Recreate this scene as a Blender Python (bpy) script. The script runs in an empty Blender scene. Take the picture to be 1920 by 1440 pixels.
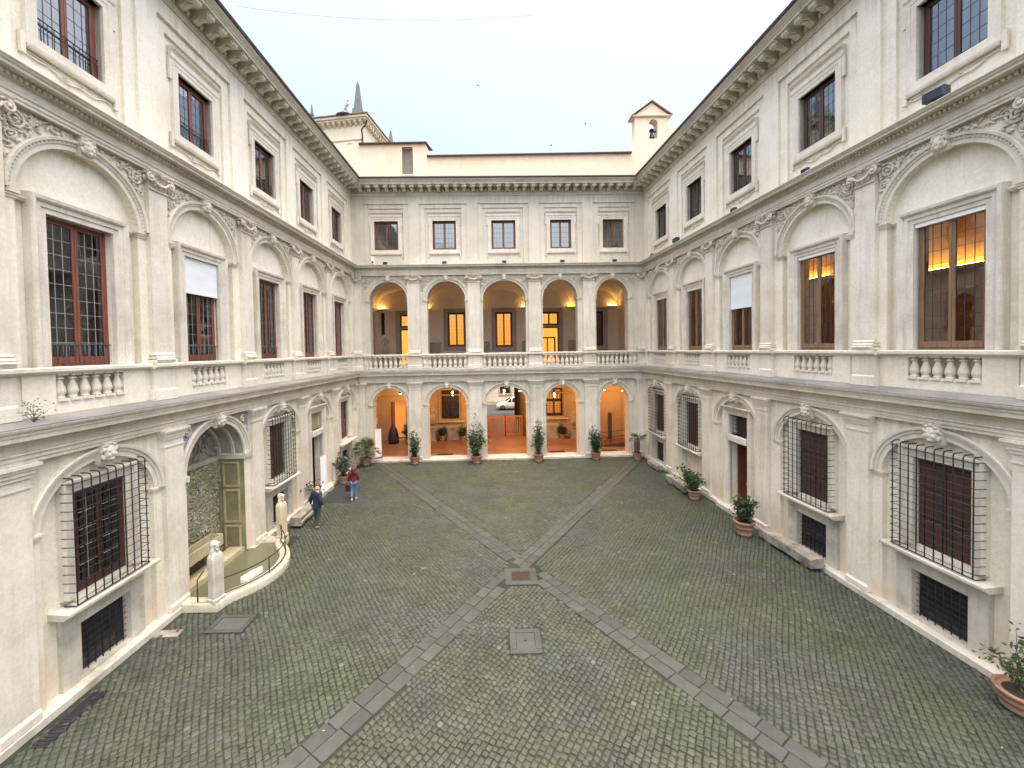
import bpy, bmesh, math, random
import numpy as np
from mathutils import Matrix, Vector
random.seed(7)
RNG = np.random.default_rng(11)
R = math.radians
PI = math.pi
scene = bpy.context.scene
COL = scene.collection

# ------------------------------------------------------------------ camera, sky, sun, exposure
CAM_F, CAM_PITCH, CAM_ROLL, CAM_CX, CAM_CY, CAM_H = 760.0, 0.02329, -0.01788, 930.0, 674.09, 7.2
cam_data = bpy.data.cameras.new('camera')
cam_data.sensor_width = 36.0
cam_data.sensor_fit = 'HORIZONTAL'
cam_data.lens = 36.0 * CAM_F / 1920.0
cam_data.shift_x = (960.0 - CAM_CX) / 1920.0
cam_data.shift_y = -(720.0 - CAM_CY) / 1920.0
cam_data.clip_start = 0.1
cam_data.clip_end = 2000.0
camera = bpy.data.objects.new('camera', cam_data)
COL.objects.link(camera)
camera.matrix_world = (Matrix.Translation((0, 0, CAM_H)) @ Matrix.Rotation(R(90) - CAM_PITCH, 4, 'X')
                       @ Matrix.Rotation(CAM_ROLL, 4, 'Z'))
scene.camera = camera

SUN_EL, SUN_AZ = 80.0, 150.0            # degrees; azimuth clockwise from +Y (away from the viewer) towards +X
world = bpy.data.worlds.new('World')
scene.world = world
world.use_nodes = True
wn = world.node_tree.nodes
wl = world.node_tree.links
sky = wn.new('ShaderNodeTexSky')
sky.sky_type = 'NISHITA'
sky.sun_disc = False
sky.sun_elevation = R(SUN_EL)
sky.sun_rotation = R(SUN_AZ)
sky.altitude = 50
sky.air_density = 1.0
sky.dust_density = 8.0
sky.ozone_density = 0.5
wl.new(sky.outputs[0], wn['Background'].inputs[0])
wn['Background'].inputs[1].default_value = 0.15

sun_data = bpy.data.lights.new('sun', 'SUN')
sun_data.energy = 0.85
sun_data.angle = R(135)     # hazy evening sky: the light comes from a very wide soft source
sun_data.color = (1.0, 0.965, 0.88)
sun = bpy.data.objects.new('sun', sun_data)
COL.objects.link(sun)
_d = Vector((math.sin(R(SUN_AZ)) * math.cos(R(SUN_EL)), math.cos(R(SUN_AZ)) * math.cos(R(SUN_EL)), math.sin(R(SUN_EL))))
sun.rotation_euler = _d.to_track_quat('Z', 'Y').to_euler()
sun.location = (40, 60, 40)

scene.view_settings.view_transform = 'Standard'
scene.view_settings.look = 'None'
scene.view_settings.gamma = 1.0
scene.view_settings.use_curve_mapping = False
scene.view_settings.exposure = 1.75
scene.cycles.use_denoising = True
scene.cycles.max_bounces = 8
scene.cycles.diffuse_bounces = 5
scene.cycles.transparent_max_bounces = 12
scene.cycles.sample_clamp_indirect = 6.0

# ------------------------------------------------------------------ helpers
class MB:
    """collects faces; local coordinates are (u, n, z) with n towards the viewer of the wall (stored as y = -n)"""
    def __init__(self, wall=True):
        self.v = []; self.f = []; self.sm = []; self.s = -1.0 if wall else 1.0
    def P(self, u, n, z):
        self.v.append((u, self.s * n, z)); return len(self.v) - 1
    def face(self, idx, smooth=False):
        self.f.append(tuple(idx)); self.sm.append(smooth)
    def quad(self, a, b, c, d, smooth=False):
        self.face([self.P(*a), self.P(*b), self.P(*c), self.P(*d)], smooth)
    def rect(self, u0, u1, z0, z1, n):
        if u1 - u0 > 1e-5 and z1 - z0 > 1e-5:
            self.quad((u0, n, z0), (u1, n, z0), (u1, n, z1), (u0, n, z1))
    def box(self, u0, u1, n0, n1, z0, z1):
        i = [self.P(u, n, z) for z in (z0, z1) for n in (n0, n1) for u in (u0, u1)]
        for q in ((0, 2, 3, 1), (4, 5, 7, 6), (0, 1, 5, 4), (2, 6, 7, 3), (0, 4, 6, 2), (1, 3, 7, 5)):
            self.face([i[k] for k in q])
    def tbox(self, u0, u1, n0, n1, z0, z1, t):
        """box with its front (n1) face inset by t: a chamfered block"""
        i = [self.P(*p) for p in ((u0, n0, z0), (u1, n0, z0), (u1, n0, z1), (u0, n0, z1),
                                  (u0, n1 - t, z0), (u1, n1 - t, z0), (u1, n1 - t, z1), (u0, n1 - t, z1),
                                  (u0 + t, n1, z0 + t), (u1 - t, n1, z0 + t), (u1 - t, n1, z1 - t), (u0 + t, n1, z1 - t))]
        for q in ((0, 3, 2, 1), (0, 1, 5, 4), (1, 2, 6, 5), (2, 3, 7, 6), (3, 0, 4, 7),
                  (4, 5, 9, 8), (5, 6, 10, 9), (6, 7, 11, 10), (7, 4, 8, 11), (8, 9, 10, 11)):
            self.face([i[k] for k in q])
    def sweep(self, prof, u0, u1, k0=0.0, k1=0.0, cap=True, smooth=False):
        """profile [(n, z)] along u; the ends are mitred: end u = u0 + k0*n, u1 + k1*n"""
        a = [self.P(u0 + k0 * n, n, z) for n, z in prof]
        b = [self.P(u1 + k1 * n, n, z) for n, z in prof]
        for i in range(len(prof) - 1):
            self.face([a[i], b[i], b[i + 1], a[i + 1]], smooth)
        if cap:
            self.face(list(reversed(a))); self.face(b)
    def ring(self, uc, zs, a, b, prof, t0=0.0, t1=PI, seg=28, smooth=True):
        """profile [(radial offset, n)] swept along an elliptic arch"""
        rows = []
        for i in range(seg + 1):
            t = t0 + (t1 - t0) * i / seg
            rows.append([self.P(uc + (a + r) * math.cos(t), n, zs + (b + r) * math.sin(t)) for r, n in prof])
        for i in range(seg):
            for j in range(len(prof) - 1):
                self.face([rows[i][j], rows[i + 1][j], rows[i + 1][j + 1], rows[i][j + 1]], False)
    def frame(self, u0, u1, z0, z1, prof, bottom=True):
        """profile [(outward distance, n)] round a rectangle, mitred; without bottom it stands on z0"""
        for j in range(len(prof) - 1):
            (d, n), (e, m) = prof[j], prof[j + 1]
            zb0 = z0 - d if bottom else z0
            zb1 = z0 - e if bottom else z0
            self.quad((u0 - d, n, zb0), (u0 - d, n, z1 + d), (u0 - e, m, z1 + e), (u0 - e, m, zb1))
            self.quad((u0 - d, n, z1 + d), (u1 + d, n, z1 + d), (u1 + e, m, z1 + e), (u0 - e, m, z1 + e))
            self.quad((u1 + d, n, z1 + d), (u1 + d, n, zb0), (u1 + e, m, zb1), (u1 + e, m, z1 + e))
            if bottom:
                self.quad((u1 + d, n, zb0), (u0 - d, n, zb0), (u0 - e, m, zb1), (u1 + e, m, zb1))
    def lathe(self, u, n, prof, seg=12, smooth=True, sq=None):
        rows = []
        for r, z in prof:
            rows.append([self.P(u + r * math.cos(2 * PI * k / seg), n + r * math.sin(2 * PI * k / seg), z) for k in range(seg)])
        for i in range(len(prof) - 1):
            for k in range(seg):
                self.face([rows[i][k], rows[i][(k + 1) % seg], rows[i + 1][(k + 1) % seg], rows[i + 1][k]], smooth)
        self.face(list(reversed(rows[0]))); self.face(rows[-1])
    def tube(self, pts, r, seg=6, smooth=True, closed=False):
        pts = [Vector(p) for p in pts]
        rr = r if isinstance(r, (list, tuple)) else [r] * len(pts)
        rows = []
        up0 = Vector((0.13, 0.21, 0.97)).normalized()
        for i, p in enumerate(pts):
            d = (pts[min(i + 1, len(pts) - 1)] - pts[max(i - 1, 0)])
            if d.length < 1e-9: d = Vector((0, 0, 1))
            d.normalize()
            x = d.cross(up0)
            if x.length < 0.05: x = d.cross(Vector((1, 0, 0)))
            x.normalize(); y = d.cross(x)
            rows.append([self.P(*(p + (x * math.cos(2 * PI * k / seg) + y * math.sin(2 * PI * k / seg)) * rr[i])) for k in range(seg)])
        for i in range(len(pts) - 1):
            for k in range(seg):
                self.face([rows[i][k], rows[i][(k + 1) % seg], rows[i + 1][(k + 1) % seg], rows[i + 1][k]], smooth)
        self.face(list(reversed(rows[0]))); self.face(rows[-1])
    def blob(self, c, r, seg=8, rings=5, rot=0.0, tilt=0.0):
        """ellipsoid"""
        cx, cn, cz = c; rx, rn, rz = r
        cr, sr = math.cos(rot), math.sin(rot)
        rows = []
        for i in range(rings + 1):
            th = PI * i / rings
            row = []
            for k in range(seg):
                ph = 2 * PI * k / seg
                x = rx * math.sin(th) * math.cos(ph); y = rn * math.sin(th) * math.sin(ph); z = rz * math.cos(th)
                row.append(self.P(cx + x * cr - z * sr, cn + y, cz + x * sr + z * cr))
            rows.append(row)
        for i in range(rings):
            for k in range(seg):
                self.face([rows[i][k], rows[i][(k + 1) % seg], rows[i + 1][(k + 1) % seg], rows[i + 1][k]], True)
    def holes(self, u0, u1, z0, z1, n, holes, top=None):
        """a flat sheet with rectangular holes [(u0,u1,z0,z1)]; top(u) optional upper outline"""
        br = {round(u0, 5), round(u1, 5)}
        for h in holes:
            for q in h[:2]:
                if u0 < q < u1: br.add(round(q, 5))
        if top:
            for i in range(1, 28):
                br.add(round((u0 + u1) / 2 + (u1 - u0) / 2 * math.cos(PI * i / 28), 5))
        br = sorted(br)
        for a, b in zip(br[:-1], br[1:]):
            m = (a + b) / 2
            lo = z0
            for h in sorted([h for h in holes if h[0] < m < h[1]], key=lambda h: h[2]):
                if h[2] > lo + 1e-5: self.rect(a, b, lo, h[2], n)
                lo = max(lo, h[3])
            if top:
                ta, tb = top(a), top(b)
                if max(ta, tb) > lo + 1e-5:
                    self.quad((a, n, lo), (b, n, lo), (b, n, max(tb, lo)), (a, n, max(ta, lo)))
            elif z1 > lo + 1e-5:
                self.rect(a, b, lo, z1, n)
    def reveal(self, u0, u1, z0, z1, n0, n1, bottom=True):
        self.quad((u0, n0, z0), (u0, n1, z0), (u0, n1, z1), (u0, n0, z1))
        self.quad((u1, n0, z0), (u1, n0, z1), (u1, n1, z1), (u1, n1, z0))
        self.quad((u0, n0, z1), (u0, n1, z1), (u1, n1, z1), (u1, n0, z1))
        if bottom: self.quad((u0, n0, z0), (u1, n0, z0), (u1, n1, z0), (u0, n1, z0))
    def arch_wall(self, u0, u1, z0, z1, uc, a, zs, b, n, nback, seg=28):
        """sheet with an arched hole standing on z0, and the soffit back to nback"""
        self.rect(u0, uc - a, z0, z1, n); self.rect(uc + a, u1, z0, z1, n)
        pts = [(uc + a * math.cos(PI * i / seg), zs + b * math.sin(PI * i / seg)) for i in range(seg + 1)]
        for (p, q), (r, s) in zip(pts[:-1], pts[1:]):
            self.quad((p, n, q), (r, n, s), (r, n, z1), (p, n, z1))
            self.quad((p, n, q), (p, nback, q), (r, nback, s), (r, n, s))
        for u in (uc - a, uc + a):
            self.quad((u, n, z0), (u, nback, z0), (u, nback, zs), (u, n, zs))
    def mesh(self, name):
        me = bpy.data.meshes.new(name)
        me.from_pydata(self.v, [], self.f)
        me.polygons.foreach_set('use_smooth', self.sm)
        me.update()
        return me
    def build(self, name, mat, parent=None, loc=(0, 0, 0), rotz=0.0):
        return put(name, self.mesh(name), mat, parent, loc, rotz)

def put(name, me, mat=None, parent=None, loc=(0, 0, 0), rotz=0.0, scale=None):
    o = bpy.data.objects.new(name, me)
    COL.objects.link(o)
    if mat is not None and len(me.materials) == 0: me.materials.append(mat)
    o.parent = parent
    o.location = loc
    if rotz: o.rotation_euler = (0, 0, rotz)
    if scale is not None: o.scale = scale
    return o

def empty(name, loc=(0, 0, 0), rotz=0.0):
    o = bpy.data.objects.new(name, None)
    COL.objects.link(o)
    o.empty_display_size = 0.2
    o.location = loc; o.rotation_euler = (0, 0, rotz)
    return o

def tag(o, label=None, cat=None, group=None, kind=None):
    if label: o['label'] = label
    if cat: o['category'] = cat
    if group: o['group'] = group
    if kind: o['kind'] = kind
    return o

def copy_tree(o, parent=None):
    c = o.copy(); COL.objects.link(c); c.parent = parent
    for ch in list(o.children): copy_tree(ch, c)
    return c

# ------------------------------------------------------------------ materials
MATS = {}
def new_mat(name):
    m = bpy.data.materials.new(name); m.use_nodes = True
    MATS[name] = m
    return m, m.node_tree.nodes, m.node_tree.links, m.node_tree.nodes['Principled BSDF']

def noise(nt, l, coord, scale, detail=4.0, rough=0.55, mapping=None):
    if mapping:
        mp = nt.new('ShaderNodeMapping'); mp.inputs['Scale'].default_value = mapping
        l.new(coord, mp.inputs[0]); coord = mp.outputs[0]
    t = nt.new('ShaderNodeTexNoise'); t.inputs['Scale'].default_value = scale
    t.inputs['Detail'].default_value = detail; t.inputs['Roughness'].default_value = rough
    l.new(coord, t.inputs['Vector'])
    return t.outputs['Fac']

def ramp(nt, l, fac, stops):
    r = nt.new('ShaderNodeValToRGB')
    e = r.color_ramp.elements
    while len(e) < len(stops): e.new(0.5)
    for i, (p, c) in enumerate(stops):
        e[i].position = p; e[i].color = (*c, 1) if len(c) == 3 else c
    l.new(fac, r.inputs[0])
    return r.outputs[0]

def mix(nt, l, fac, a, b, mode='MIX'):
    m = nt.new('ShaderNodeMix'); m.data_type = 'RGBA'; m.blend_type = mode
    if isinstance(fac, (int, float)): m.inputs[0].default_value = fac
    else: l.new(fac, m.inputs[0])
    for s, i in ((a, 6), (b, 7)):
        if isinstance(s, tuple): m.inputs[i].default_value = (*s, 1) if len(s) == 3 else s
        else: l.new(s, m.inputs[i])
    return m.outputs[2]

def bump(nt, l, bsdf, h, strength=0.3, dist=0.02):
    b = nt.new('ShaderNodeBump'); b.inputs['Strength'].default_value = strength; b.inputs['Distance'].default_value = dist
    l.new(h, b.inputs['Height']); l.new(b.outputs[0], bsdf.inputs['Normal'])

def stone(name, base, dark, light, streak=0.35, rough=0.85, bs=0.25, sc=1.0, moss=None, damp=None, drips=()):
    """weathered stucco or travertine: broad tone patches, rain streaks, fine grain"""
    m, nt, l, b = new_mat(name)
    tc = nt.new('ShaderNodeTexCoord').outputs['Object']
    big = noise(nt, l, tc, 0.55 * sc, 5, 0.6)
    c = ramp(nt, l, big, [(0.30, dark), (0.5, base), (0.72, light)])
    st = noise(nt, l, tc, 1.0, 5, 0.65, (5.0 * sc, 5.0 * sc, 0.35 * sc))
    stf = ramp(nt, l, st, [(0.48, (0, 0, 0)), (0.75, (streak, streak, streak))])
    c = mix(nt, l, stf, c, tuple(x * 0.62 for x in dark))
    pt = noise(nt, l, tc, 1.9 * sc, 7, 0.72)                  # small blotches and scuffs
    c = mix(nt, l, 1.0, c, ramp(nt, l, pt, [(0.36, (0.93, 0.92, 0.905)), (0.52, (1, 1, 1))]), 'MULTIPLY')
    fine = noise(nt, l, tc, 14 * sc, 6, 0.7)
    ff = ramp(nt, l, fine, [(0.35, (0.88, 0.87, 0.85)), (0.6, (1, 1, 1))])
    c = mix(nt, l, 1.0, c, ff, 'MULTIPLY')
    if moss:
        ms = noise(nt, l, tc, 2.3 * sc, 6, 0.7)
        mf = ramp(nt, l, ms, [(0.55, (0, 0, 0)), (0.72, (0.6, 0.6, 0.6))])
        c = mix(nt, l, mf, c, moss)
    for z0, ln in drips:                                      # rain streaks running down from a moulding, ragged ends
        sp = nt.new('ShaderNodeSeparateXYZ'); l.new(tc, sp.inputs[0])
        f1 = nt.new('ShaderNodeMapRange'); f1.inputs[1].default_value = z0 - ln; f1.inputs[2].default_value = z0; f1.inputs[3].default_value = 0.0; f1.inputs[4].default_value = 0.34
        l.new(sp.outputs['Z'], f1.inputs[0])
        lt = nt.new('ShaderNodeMath'); lt.operation = 'LESS_THAN'; lt.inputs[1].default_value = z0 + 0.02; l.new(sp.outputs['Z'], lt.inputs[0])
        m1 = nt.new('ShaderNodeMath'); m1.operation = 'MULTIPLY'; l.new(f1.outputs[0], m1.inputs[0]); l.new(lt.outputs[0], m1.inputs[1])
        dn = noise(nt, l, tc, 1.0, 5, 0.7, (6.0, 6.0, 0.22))
        ad = nt.new('ShaderNodeMath'); ad.operation = 'ADD'; l.new(m1.outputs[0], ad.inputs[0]); l.new(dn, ad.inputs[1])
        df = ramp(nt, l, ad.outputs[0], [(0.62, (0, 0, 0)), (0.90, (0.6, 0.6, 0.6))])
        c = mix(nt, l, df, c, tuple(q * 0.60 for q in dark))
    if damp:                                                  # ragged tide-line of rising damp, tan salts
        sp = nt.new('ShaderNodeSeparateXYZ'); l.new(tc, sp.inputs[0])
        hgt = nt.new('ShaderNodeMapRange'); hgt.inputs[1].default_value = 0.1; hgt.inputs[2].default_value = 1.9; hgt.inputs[3].default_value = 0.42; hgt.inputs[4].default_value = 0.0
        l.new(sp.outputs['Z'], hgt.inputs[0])
        dn = noise(nt, l, tc, 1.1, 6, 0.7)
        ad = nt.new('ShaderNodeMath'); ad.operation = 'ADD'; l.new(hgt.outputs[0], ad.inputs[0]); l.new(dn, ad.inputs[1])
        df = ramp(nt, l, ad.outputs[0], [(0.60, (0, 0, 0)), (0.84, (0.6, 0.6, 0.6))])
        c = mix(nt, l, df, c, damp)
    l.new(c, b.inputs['Base Color'])
    b.inputs['Roughness'].default_value = rough
    bump(nt, l, b, noise(nt, l, tc, 30 * sc, 6, 0.65), bs, 0.015)
    return m

def plain(name, col, rough=0.6, metal=0.0, var=0.15, sc=3.0, spec=None, bs=0.0, stretch=None):
    m, nt, l, b = new_mat(name)
    tc = nt.new('ShaderNodeTexCoord').outputs['Object']
    n = noise(nt, l, tc, sc, 5, 0.6, stretch)
    c = ramp(nt, l, n, [(0.3, tuple(x * (1 - var) for x in col)), (0.7, tuple(min(1, x * (1 + var)) for x in col))])
    l.new(c, b.inputs['Base Color'])
    b.inputs['Roughness'].default_value = rough; b.inputs['Metallic'].default_value = metal
    if spec is not None: b.inputs['Specular IOR Level'].default_value = spec
    if bs: bump(nt, l, b, noise(nt, l, tc, sc * 8, 5, 0.6), bs, 0.01)
    return m

def wood(name, col, rough=0.5):
    m, nt, l, b = new_mat(name)
    tc = nt.new('ShaderNodeTexCoord').outputs['Object']
    n = noise(nt, l, tc, 2.0, 6, 0.65, (14, 14, 0.9))
    c = ramp(nt, l, n, [(0.3, tuple(x * 0.55 for x in col)), (0.55, col), (0.8, tuple(min(1, x * 1.35) for x in col))])
    l.new(c, b.inputs['Base Color']); b.inputs['Roughness'].default_value = rough
    bump(nt, l, b, n, 0.2, 0.004)
    return m

def glass(name, tint=(0.9, 0.95, 0.94), rough=0.02, ior=1.5, wob=0.04):
    m, nt, l, b = new_mat(name)
    out = nt['Material Output']; nt.remove(b)
    tr = nt.new('ShaderNodeBsdfTransparent'); tr.inputs[0].default_value = (*tint, 1)
    gl = nt.new('ShaderNodeBsdfGlossy'); gl.inputs['Roughness'].default_value = rough
    fr = nt.new('ShaderNodeFresnel'); fr.inputs[0].default_value = ior
    tc = nt.new('ShaderNodeTexCoord').outputs['Object']
    bp = nt.new('ShaderNodeBump'); bp.inputs['Strength'].default_value = wob; bp.inputs['Distance'].default_value = 0.05
    l.new(noise(nt, l, tc, 3.0, 2, 0.5), bp.inputs['Height'])
    l.new(bp.outputs[0], gl.inputs['Normal'])
    mx = nt.new('ShaderNodeMixShader')
    l.new(fr.outputs[0], mx.inputs[0]); l.new(tr.outputs[0], mx.inputs[1]); l.new(gl.outputs[0], mx.inputs[2])
    l.new(mx.outputs[0], out.inputs[0])
    return m

def emit(name, col, strength):
    m, nt, l, b = new_mat(name)
    b.inputs['Base Color'].default_value = (*col, 1)
    b.inputs['Emission Color'].default_value = (*col, 1); b.inputs['Emission Strength'].default_value = strength
    return m

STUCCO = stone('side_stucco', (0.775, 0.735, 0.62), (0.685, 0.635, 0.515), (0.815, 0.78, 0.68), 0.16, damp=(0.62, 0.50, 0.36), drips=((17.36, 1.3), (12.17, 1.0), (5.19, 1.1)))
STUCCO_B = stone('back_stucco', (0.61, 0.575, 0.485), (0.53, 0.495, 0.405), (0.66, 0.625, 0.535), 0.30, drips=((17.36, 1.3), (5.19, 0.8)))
TRIM = stone('side_trim', (0.70, 0.66, 0.565), (0.58, 0.535, 0.445), (0.765, 0.73, 0.64), 0.38)
ENTAB = stone('entablature_stone', (0.64, 0.60, 0.51), (0.515, 0.475, 0.39), (0.71, 0.67, 0.58), 0.4)
TRIM2 = stone('surround_stone', (0.67, 0.63, 0.545), (0.52, 0.48, 0.405), (0.74, 0.705, 0.62), 0.5, sc=1.6)
TRIM_B = stone('back_trim', (0.665, 0.63, 0.545), (0.55, 0.51, 0.425), (0.725, 0.69, 0.605), 0.45)
CARVED = stone('carved_stone', (0.63, 0.585, 0.495), (0.50, 0.455, 0.375), (0.70, 0.655, 0.565), 0.25, sc=2.5)
CORNICE = stone('eaves_stone', (0.53, 0.505, 0.415), (0.39, 0.365, 0.29), (0.61, 0.585, 0.495), 0.4)
TRAV = stone('travertine', (0.56, 0.535, 0.455), (0.36, 0.34, 0.28), (0.64, 0.615, 0.535), 0.35, sc=2.2)
MARBLE = stone('marble', (0.56, 0.53, 0.465), (0.40, 0.375, 0.315), (0.65, 0.62, 0.56), 0.35, sc=3.0, rough=0.6)
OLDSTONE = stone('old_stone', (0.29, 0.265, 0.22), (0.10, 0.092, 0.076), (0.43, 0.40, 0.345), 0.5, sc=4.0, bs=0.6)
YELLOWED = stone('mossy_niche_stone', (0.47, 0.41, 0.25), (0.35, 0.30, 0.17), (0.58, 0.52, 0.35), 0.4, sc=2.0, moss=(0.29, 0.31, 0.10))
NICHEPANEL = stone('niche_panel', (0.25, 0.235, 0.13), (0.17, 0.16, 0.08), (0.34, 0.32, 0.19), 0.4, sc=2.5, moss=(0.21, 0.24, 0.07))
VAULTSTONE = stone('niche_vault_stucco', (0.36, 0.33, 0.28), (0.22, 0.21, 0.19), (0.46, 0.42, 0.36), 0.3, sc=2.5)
LEAD = stone('ledge_flashing', (0.20, 0.20, 0.195), (0.13, 0.13, 0.125), (0.27, 0.27, 0.26), 0.1, sc=1.5, rough=0.7)
PEACH = stone('peach_render', (0.77, 0.64, 0.49), (0.71, 0.585, 0.44), (0.80, 0.68, 0.53), 0.1)
BELV = stone('belvedere_render', (0.84, 0.76, 0.59), (0.77, 0.68, 0.52), (0.87, 0.80, 0.65), 0.15)
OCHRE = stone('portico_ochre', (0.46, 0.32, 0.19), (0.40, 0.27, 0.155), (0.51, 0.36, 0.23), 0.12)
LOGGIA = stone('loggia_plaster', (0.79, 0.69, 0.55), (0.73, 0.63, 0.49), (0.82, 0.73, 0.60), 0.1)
PALEYELLOW = stone('flare_tinted_marble', (0.62, 0.56, 0.38), (0.50, 0.44, 0.28), (0.69, 0.63, 0.46), 0.3, sc=3.0)  # yellow cast of lens flare mixed into the marble colour
WOOD_RED = wood('red_brown_wood', (0.20, 0.062, 0.04))
WOOD_TAN = wood('tan_wood', (0.22, 0.135, 0.075))
WOOD_DARK = wood('dark_wood', (0.06, 0.022, 0.014))
WOOD_SHUT = wood('shutter_wood', (0.075, 0.035, 0.026))
WOOD_GATE = wood('gate_wood', (0.42, 0.16, 0.07))
IRON = plain('wrought_iron', (0.022, 0.021, 0.026), 0.55, 0.3, 0.3, 6)
CAME = plain('lead_came', (0.42, 0.42, 0.41), 0.5, 0.2)
DARKCAME = plain('dark_came', (0.06, 0.055, 0.05), 0.6)
GLASS = glass('window_glass', ior=2.2)
GLASS_D = glass('green_glass', (0.84, 0.96, 0.92), ior=3.0)
ROOM = plain('room_wall', (0.10, 0.085, 0.07), 0.9)
ROOM_WARM = plain('warm_room_wall', (0.46, 0.29, 0.18), 0.9)
CURTAIN = plain('grey_curtain', (0.34, 0.37, 0.35), 0.9, 0, 0.2, 2, None, 0, (12, 12, 0.3))
CURTAIN_SKY = plain('sky_tinted_curtain', (0.80, 0.89, 0.86), 0.9, 0, 0.15, 2, None, 0, (12, 12, 0.3))  # curtain colour made pale green to carry the sky reflected in the panes
BLIND = plain('white_blind', (0.70, 0.725, 0.75), 0.8, 0, 0.07, 1.2, None, 0, (0.6, 0.6, 3.0))
TERRA = stone('terracotta', (0.33, 0.185, 0.12), (0.22, 0.125, 0.085), (0.42, 0.29, 0.215), 0.4, sc=5)
MOSSRIM = stone('mossy_rim', (0.47, 0.44, 0.34), (0.30, 0.28, 0.19), (0.58, 0.55, 0.46), 0.4, sc=2.5, moss=(0.24, 0.25, 0.11))
SOIL = plain('potting_soil', (0.035, 0.026, 0.018), 0.95, 0, 0.4, 20)
TILE = stone('roof_tile', (0.22, 0.14, 0.10), (0.10, 0.07, 0.055), (0.32, 0.21, 0.15), 0.3, sc=4)
TILE_PALE = stone('pale_roof_tile', (0.42, 0.31, 0.23), (0.28, 0.20, 0.15), (0.52, 0.40, 0.31), 0.3, sc=4)
EDGE = plain('dark_eaves_edge', (0.10, 0.088, 0.078), 0.8, 0, 0.3, 6)
TERRAFLOOR = stone('terracotta_floor', (0.26, 0.13, 0.075), (0.18, 0.085, 0.05), (0.32, 0.17, 0.10), 0.1, sc=1.5, rough=0.45)
GREYMETAL = plain('grey_metal', (0.10, 0.11, 0.12), 0.45, 0.5)
BLACK = plain('black_plastic', (0.015, 0.015, 0.018), 0.5)
DARKPANE = plain('dark_basement_pane', (0.022, 0.022, 0.026), 0.25)
WHITE = plain('white_panel', (0.78, 0.78, 0.77), 0.5, 0, 0.02)
ASPHALT = plain('asphalt', (0.06, 0.06, 0.062), 0.9, 0, 0.2, 6)
GLOW = emit('lit_interior', (1.0, 0.38, 0.05), 0.34)
GLOW2 = emit('lit_sheer', (1.0, 0.42, 0.09), 0.13)
BULB = emit('bulb', (1.0, 0.72, 0.36), 12.0)
STRIP_G = emit('gallery_uplight', (1.0, 0.52, 0.10), 15.0)
STRIP = emit('uplight_strip', (1.0, 0.60, 0.17), 8.0)

# ------------------------------------------------------------------ the three wings of the courtyard
CL = Vector((-9.2917, 26.6123)); CR = Vector((9.9958, 27.1195))
AL, AR, AB = -0.00386, -0.04645, 0.02629
def wing_frame(name, origin, normal):
    e = empty(name)
    y = -normal; x = Vector((y[1], -y[0]))
    e.matrix_world = Matrix(((x[0], y[0], 0, origin[0]), (x[1], y[1], 0, origin[1]), (0, 0, 1, 0), (0, 0, 0, 1)))
    return e
NL = Vector((math.cos(AL), math.sin(AL))); NR = Vector((-math.cos(AR), math.sin(AR))); NB = Vector((math.sin(AB), -math.cos(AB)))
wing_l = wing_frame('palace_wing', CL, NL)
wing_b = wing_frame('palace_wing', CL, NB)
wing_r = wing_frame('palace_wing', CR, NR)
tag(wing_l, 'cream three-storey palace wing holding the arched fountain niche, red-brown window frames', 'building')
tag(wing_b, 'far palace wing with two tiers of five open arches', 'building')
tag(wing_r, 'cream palace wing with tan window frames and four caged ground-floor windows', 'building')
bpy.context.view_layer.update()
def w2l(e, p):                       # world point -> wing coordinates (u, n, z)
    q = e.matrix_world.inverted() @ Vector(p); return q.x, -q.y, q.z
KL = 1.0 / math.tan((PI / 2 - (AB - AL)) / 2 + (AB - AL))   # mitre factors, near 1
def mitre(n1, n2):
    ang = math.acos(max(-1, min(1, n1.dot(n2))))             # angle between inward normals
    return math.tan(ang / 2)
ML, MR = mitre(NL, NB), mitre(NR, NB)
LB = 19.302                                                  # length of the back wall

BAY = {'L': [-17.25, -13.45, -9.60, -5.92, -2.13], 'R': [17.35, 13.55, 9.68, 5.97, 2.20]}
PIL = {'L': [-19.17, -15.35, -11.42, -7.76, -4.02], 'R': [19.20, 15.48, 11.53, 7.69, 3.94]}
END = {'L': -24.0, 'R': 24.0}
B_OPEN_G = [(1.17, 3.40), (4.77, 7.30), (8.63, 11.29), (12.55, 14.73), (16.15, 18.08)]
B_OPEN_F = [(1.07, 3.53), (4.83, 7.34), (8.49, 11.33), (12.45, 14.78), (16.02, 18.17)]
B_WIN = [(1.46, 3.02), (5.27, 6.81), (9.14, 10.74), (13.04, 14.44), (16.55, 17.95)]
B_PAN = [(0.80, 3.73), (4.42, 7.53), (8.23, 11.61), (12.29, 15.18), (15.88, 18.69)]
B_PIL = [3.96, 7.90, 11.91, 15.52]
GN = 0.20                              # the ground storey stands this far in front of the storeys above

# ---- shared meshes
def mesh_baluster(h, r):
    m = MB()
    m.box(-r * 1.02, r * 1.02, -r * 1.02, r * 1.02, 0, h * 0.09)
    m.lathe(0, 0, [(r * .8, h * .09), (r * .9, h * .12), (r * .8, h * .15), (r * .68, h * .19), (r * .95, h * .27), (r * 1.0, h * .36), (r * .88, h * .48),
                   (r * .58, h * .64), (r * .44, h * .74), (r * .46, h * .78), (r * .78, h * .80), (r * .78, h * .83), (r * .48, h * .85), (r * .52, h * .92)], 12)
    m.box(-r * .95, r * .95, -r * .95, r * .95, h * .92, h)
    return m.mesh('baluster')
BAL_SIDE = mesh_baluster(0.60, 0.105)
BAL_BACK = mesh_baluster(0.76, 0.125)

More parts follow.
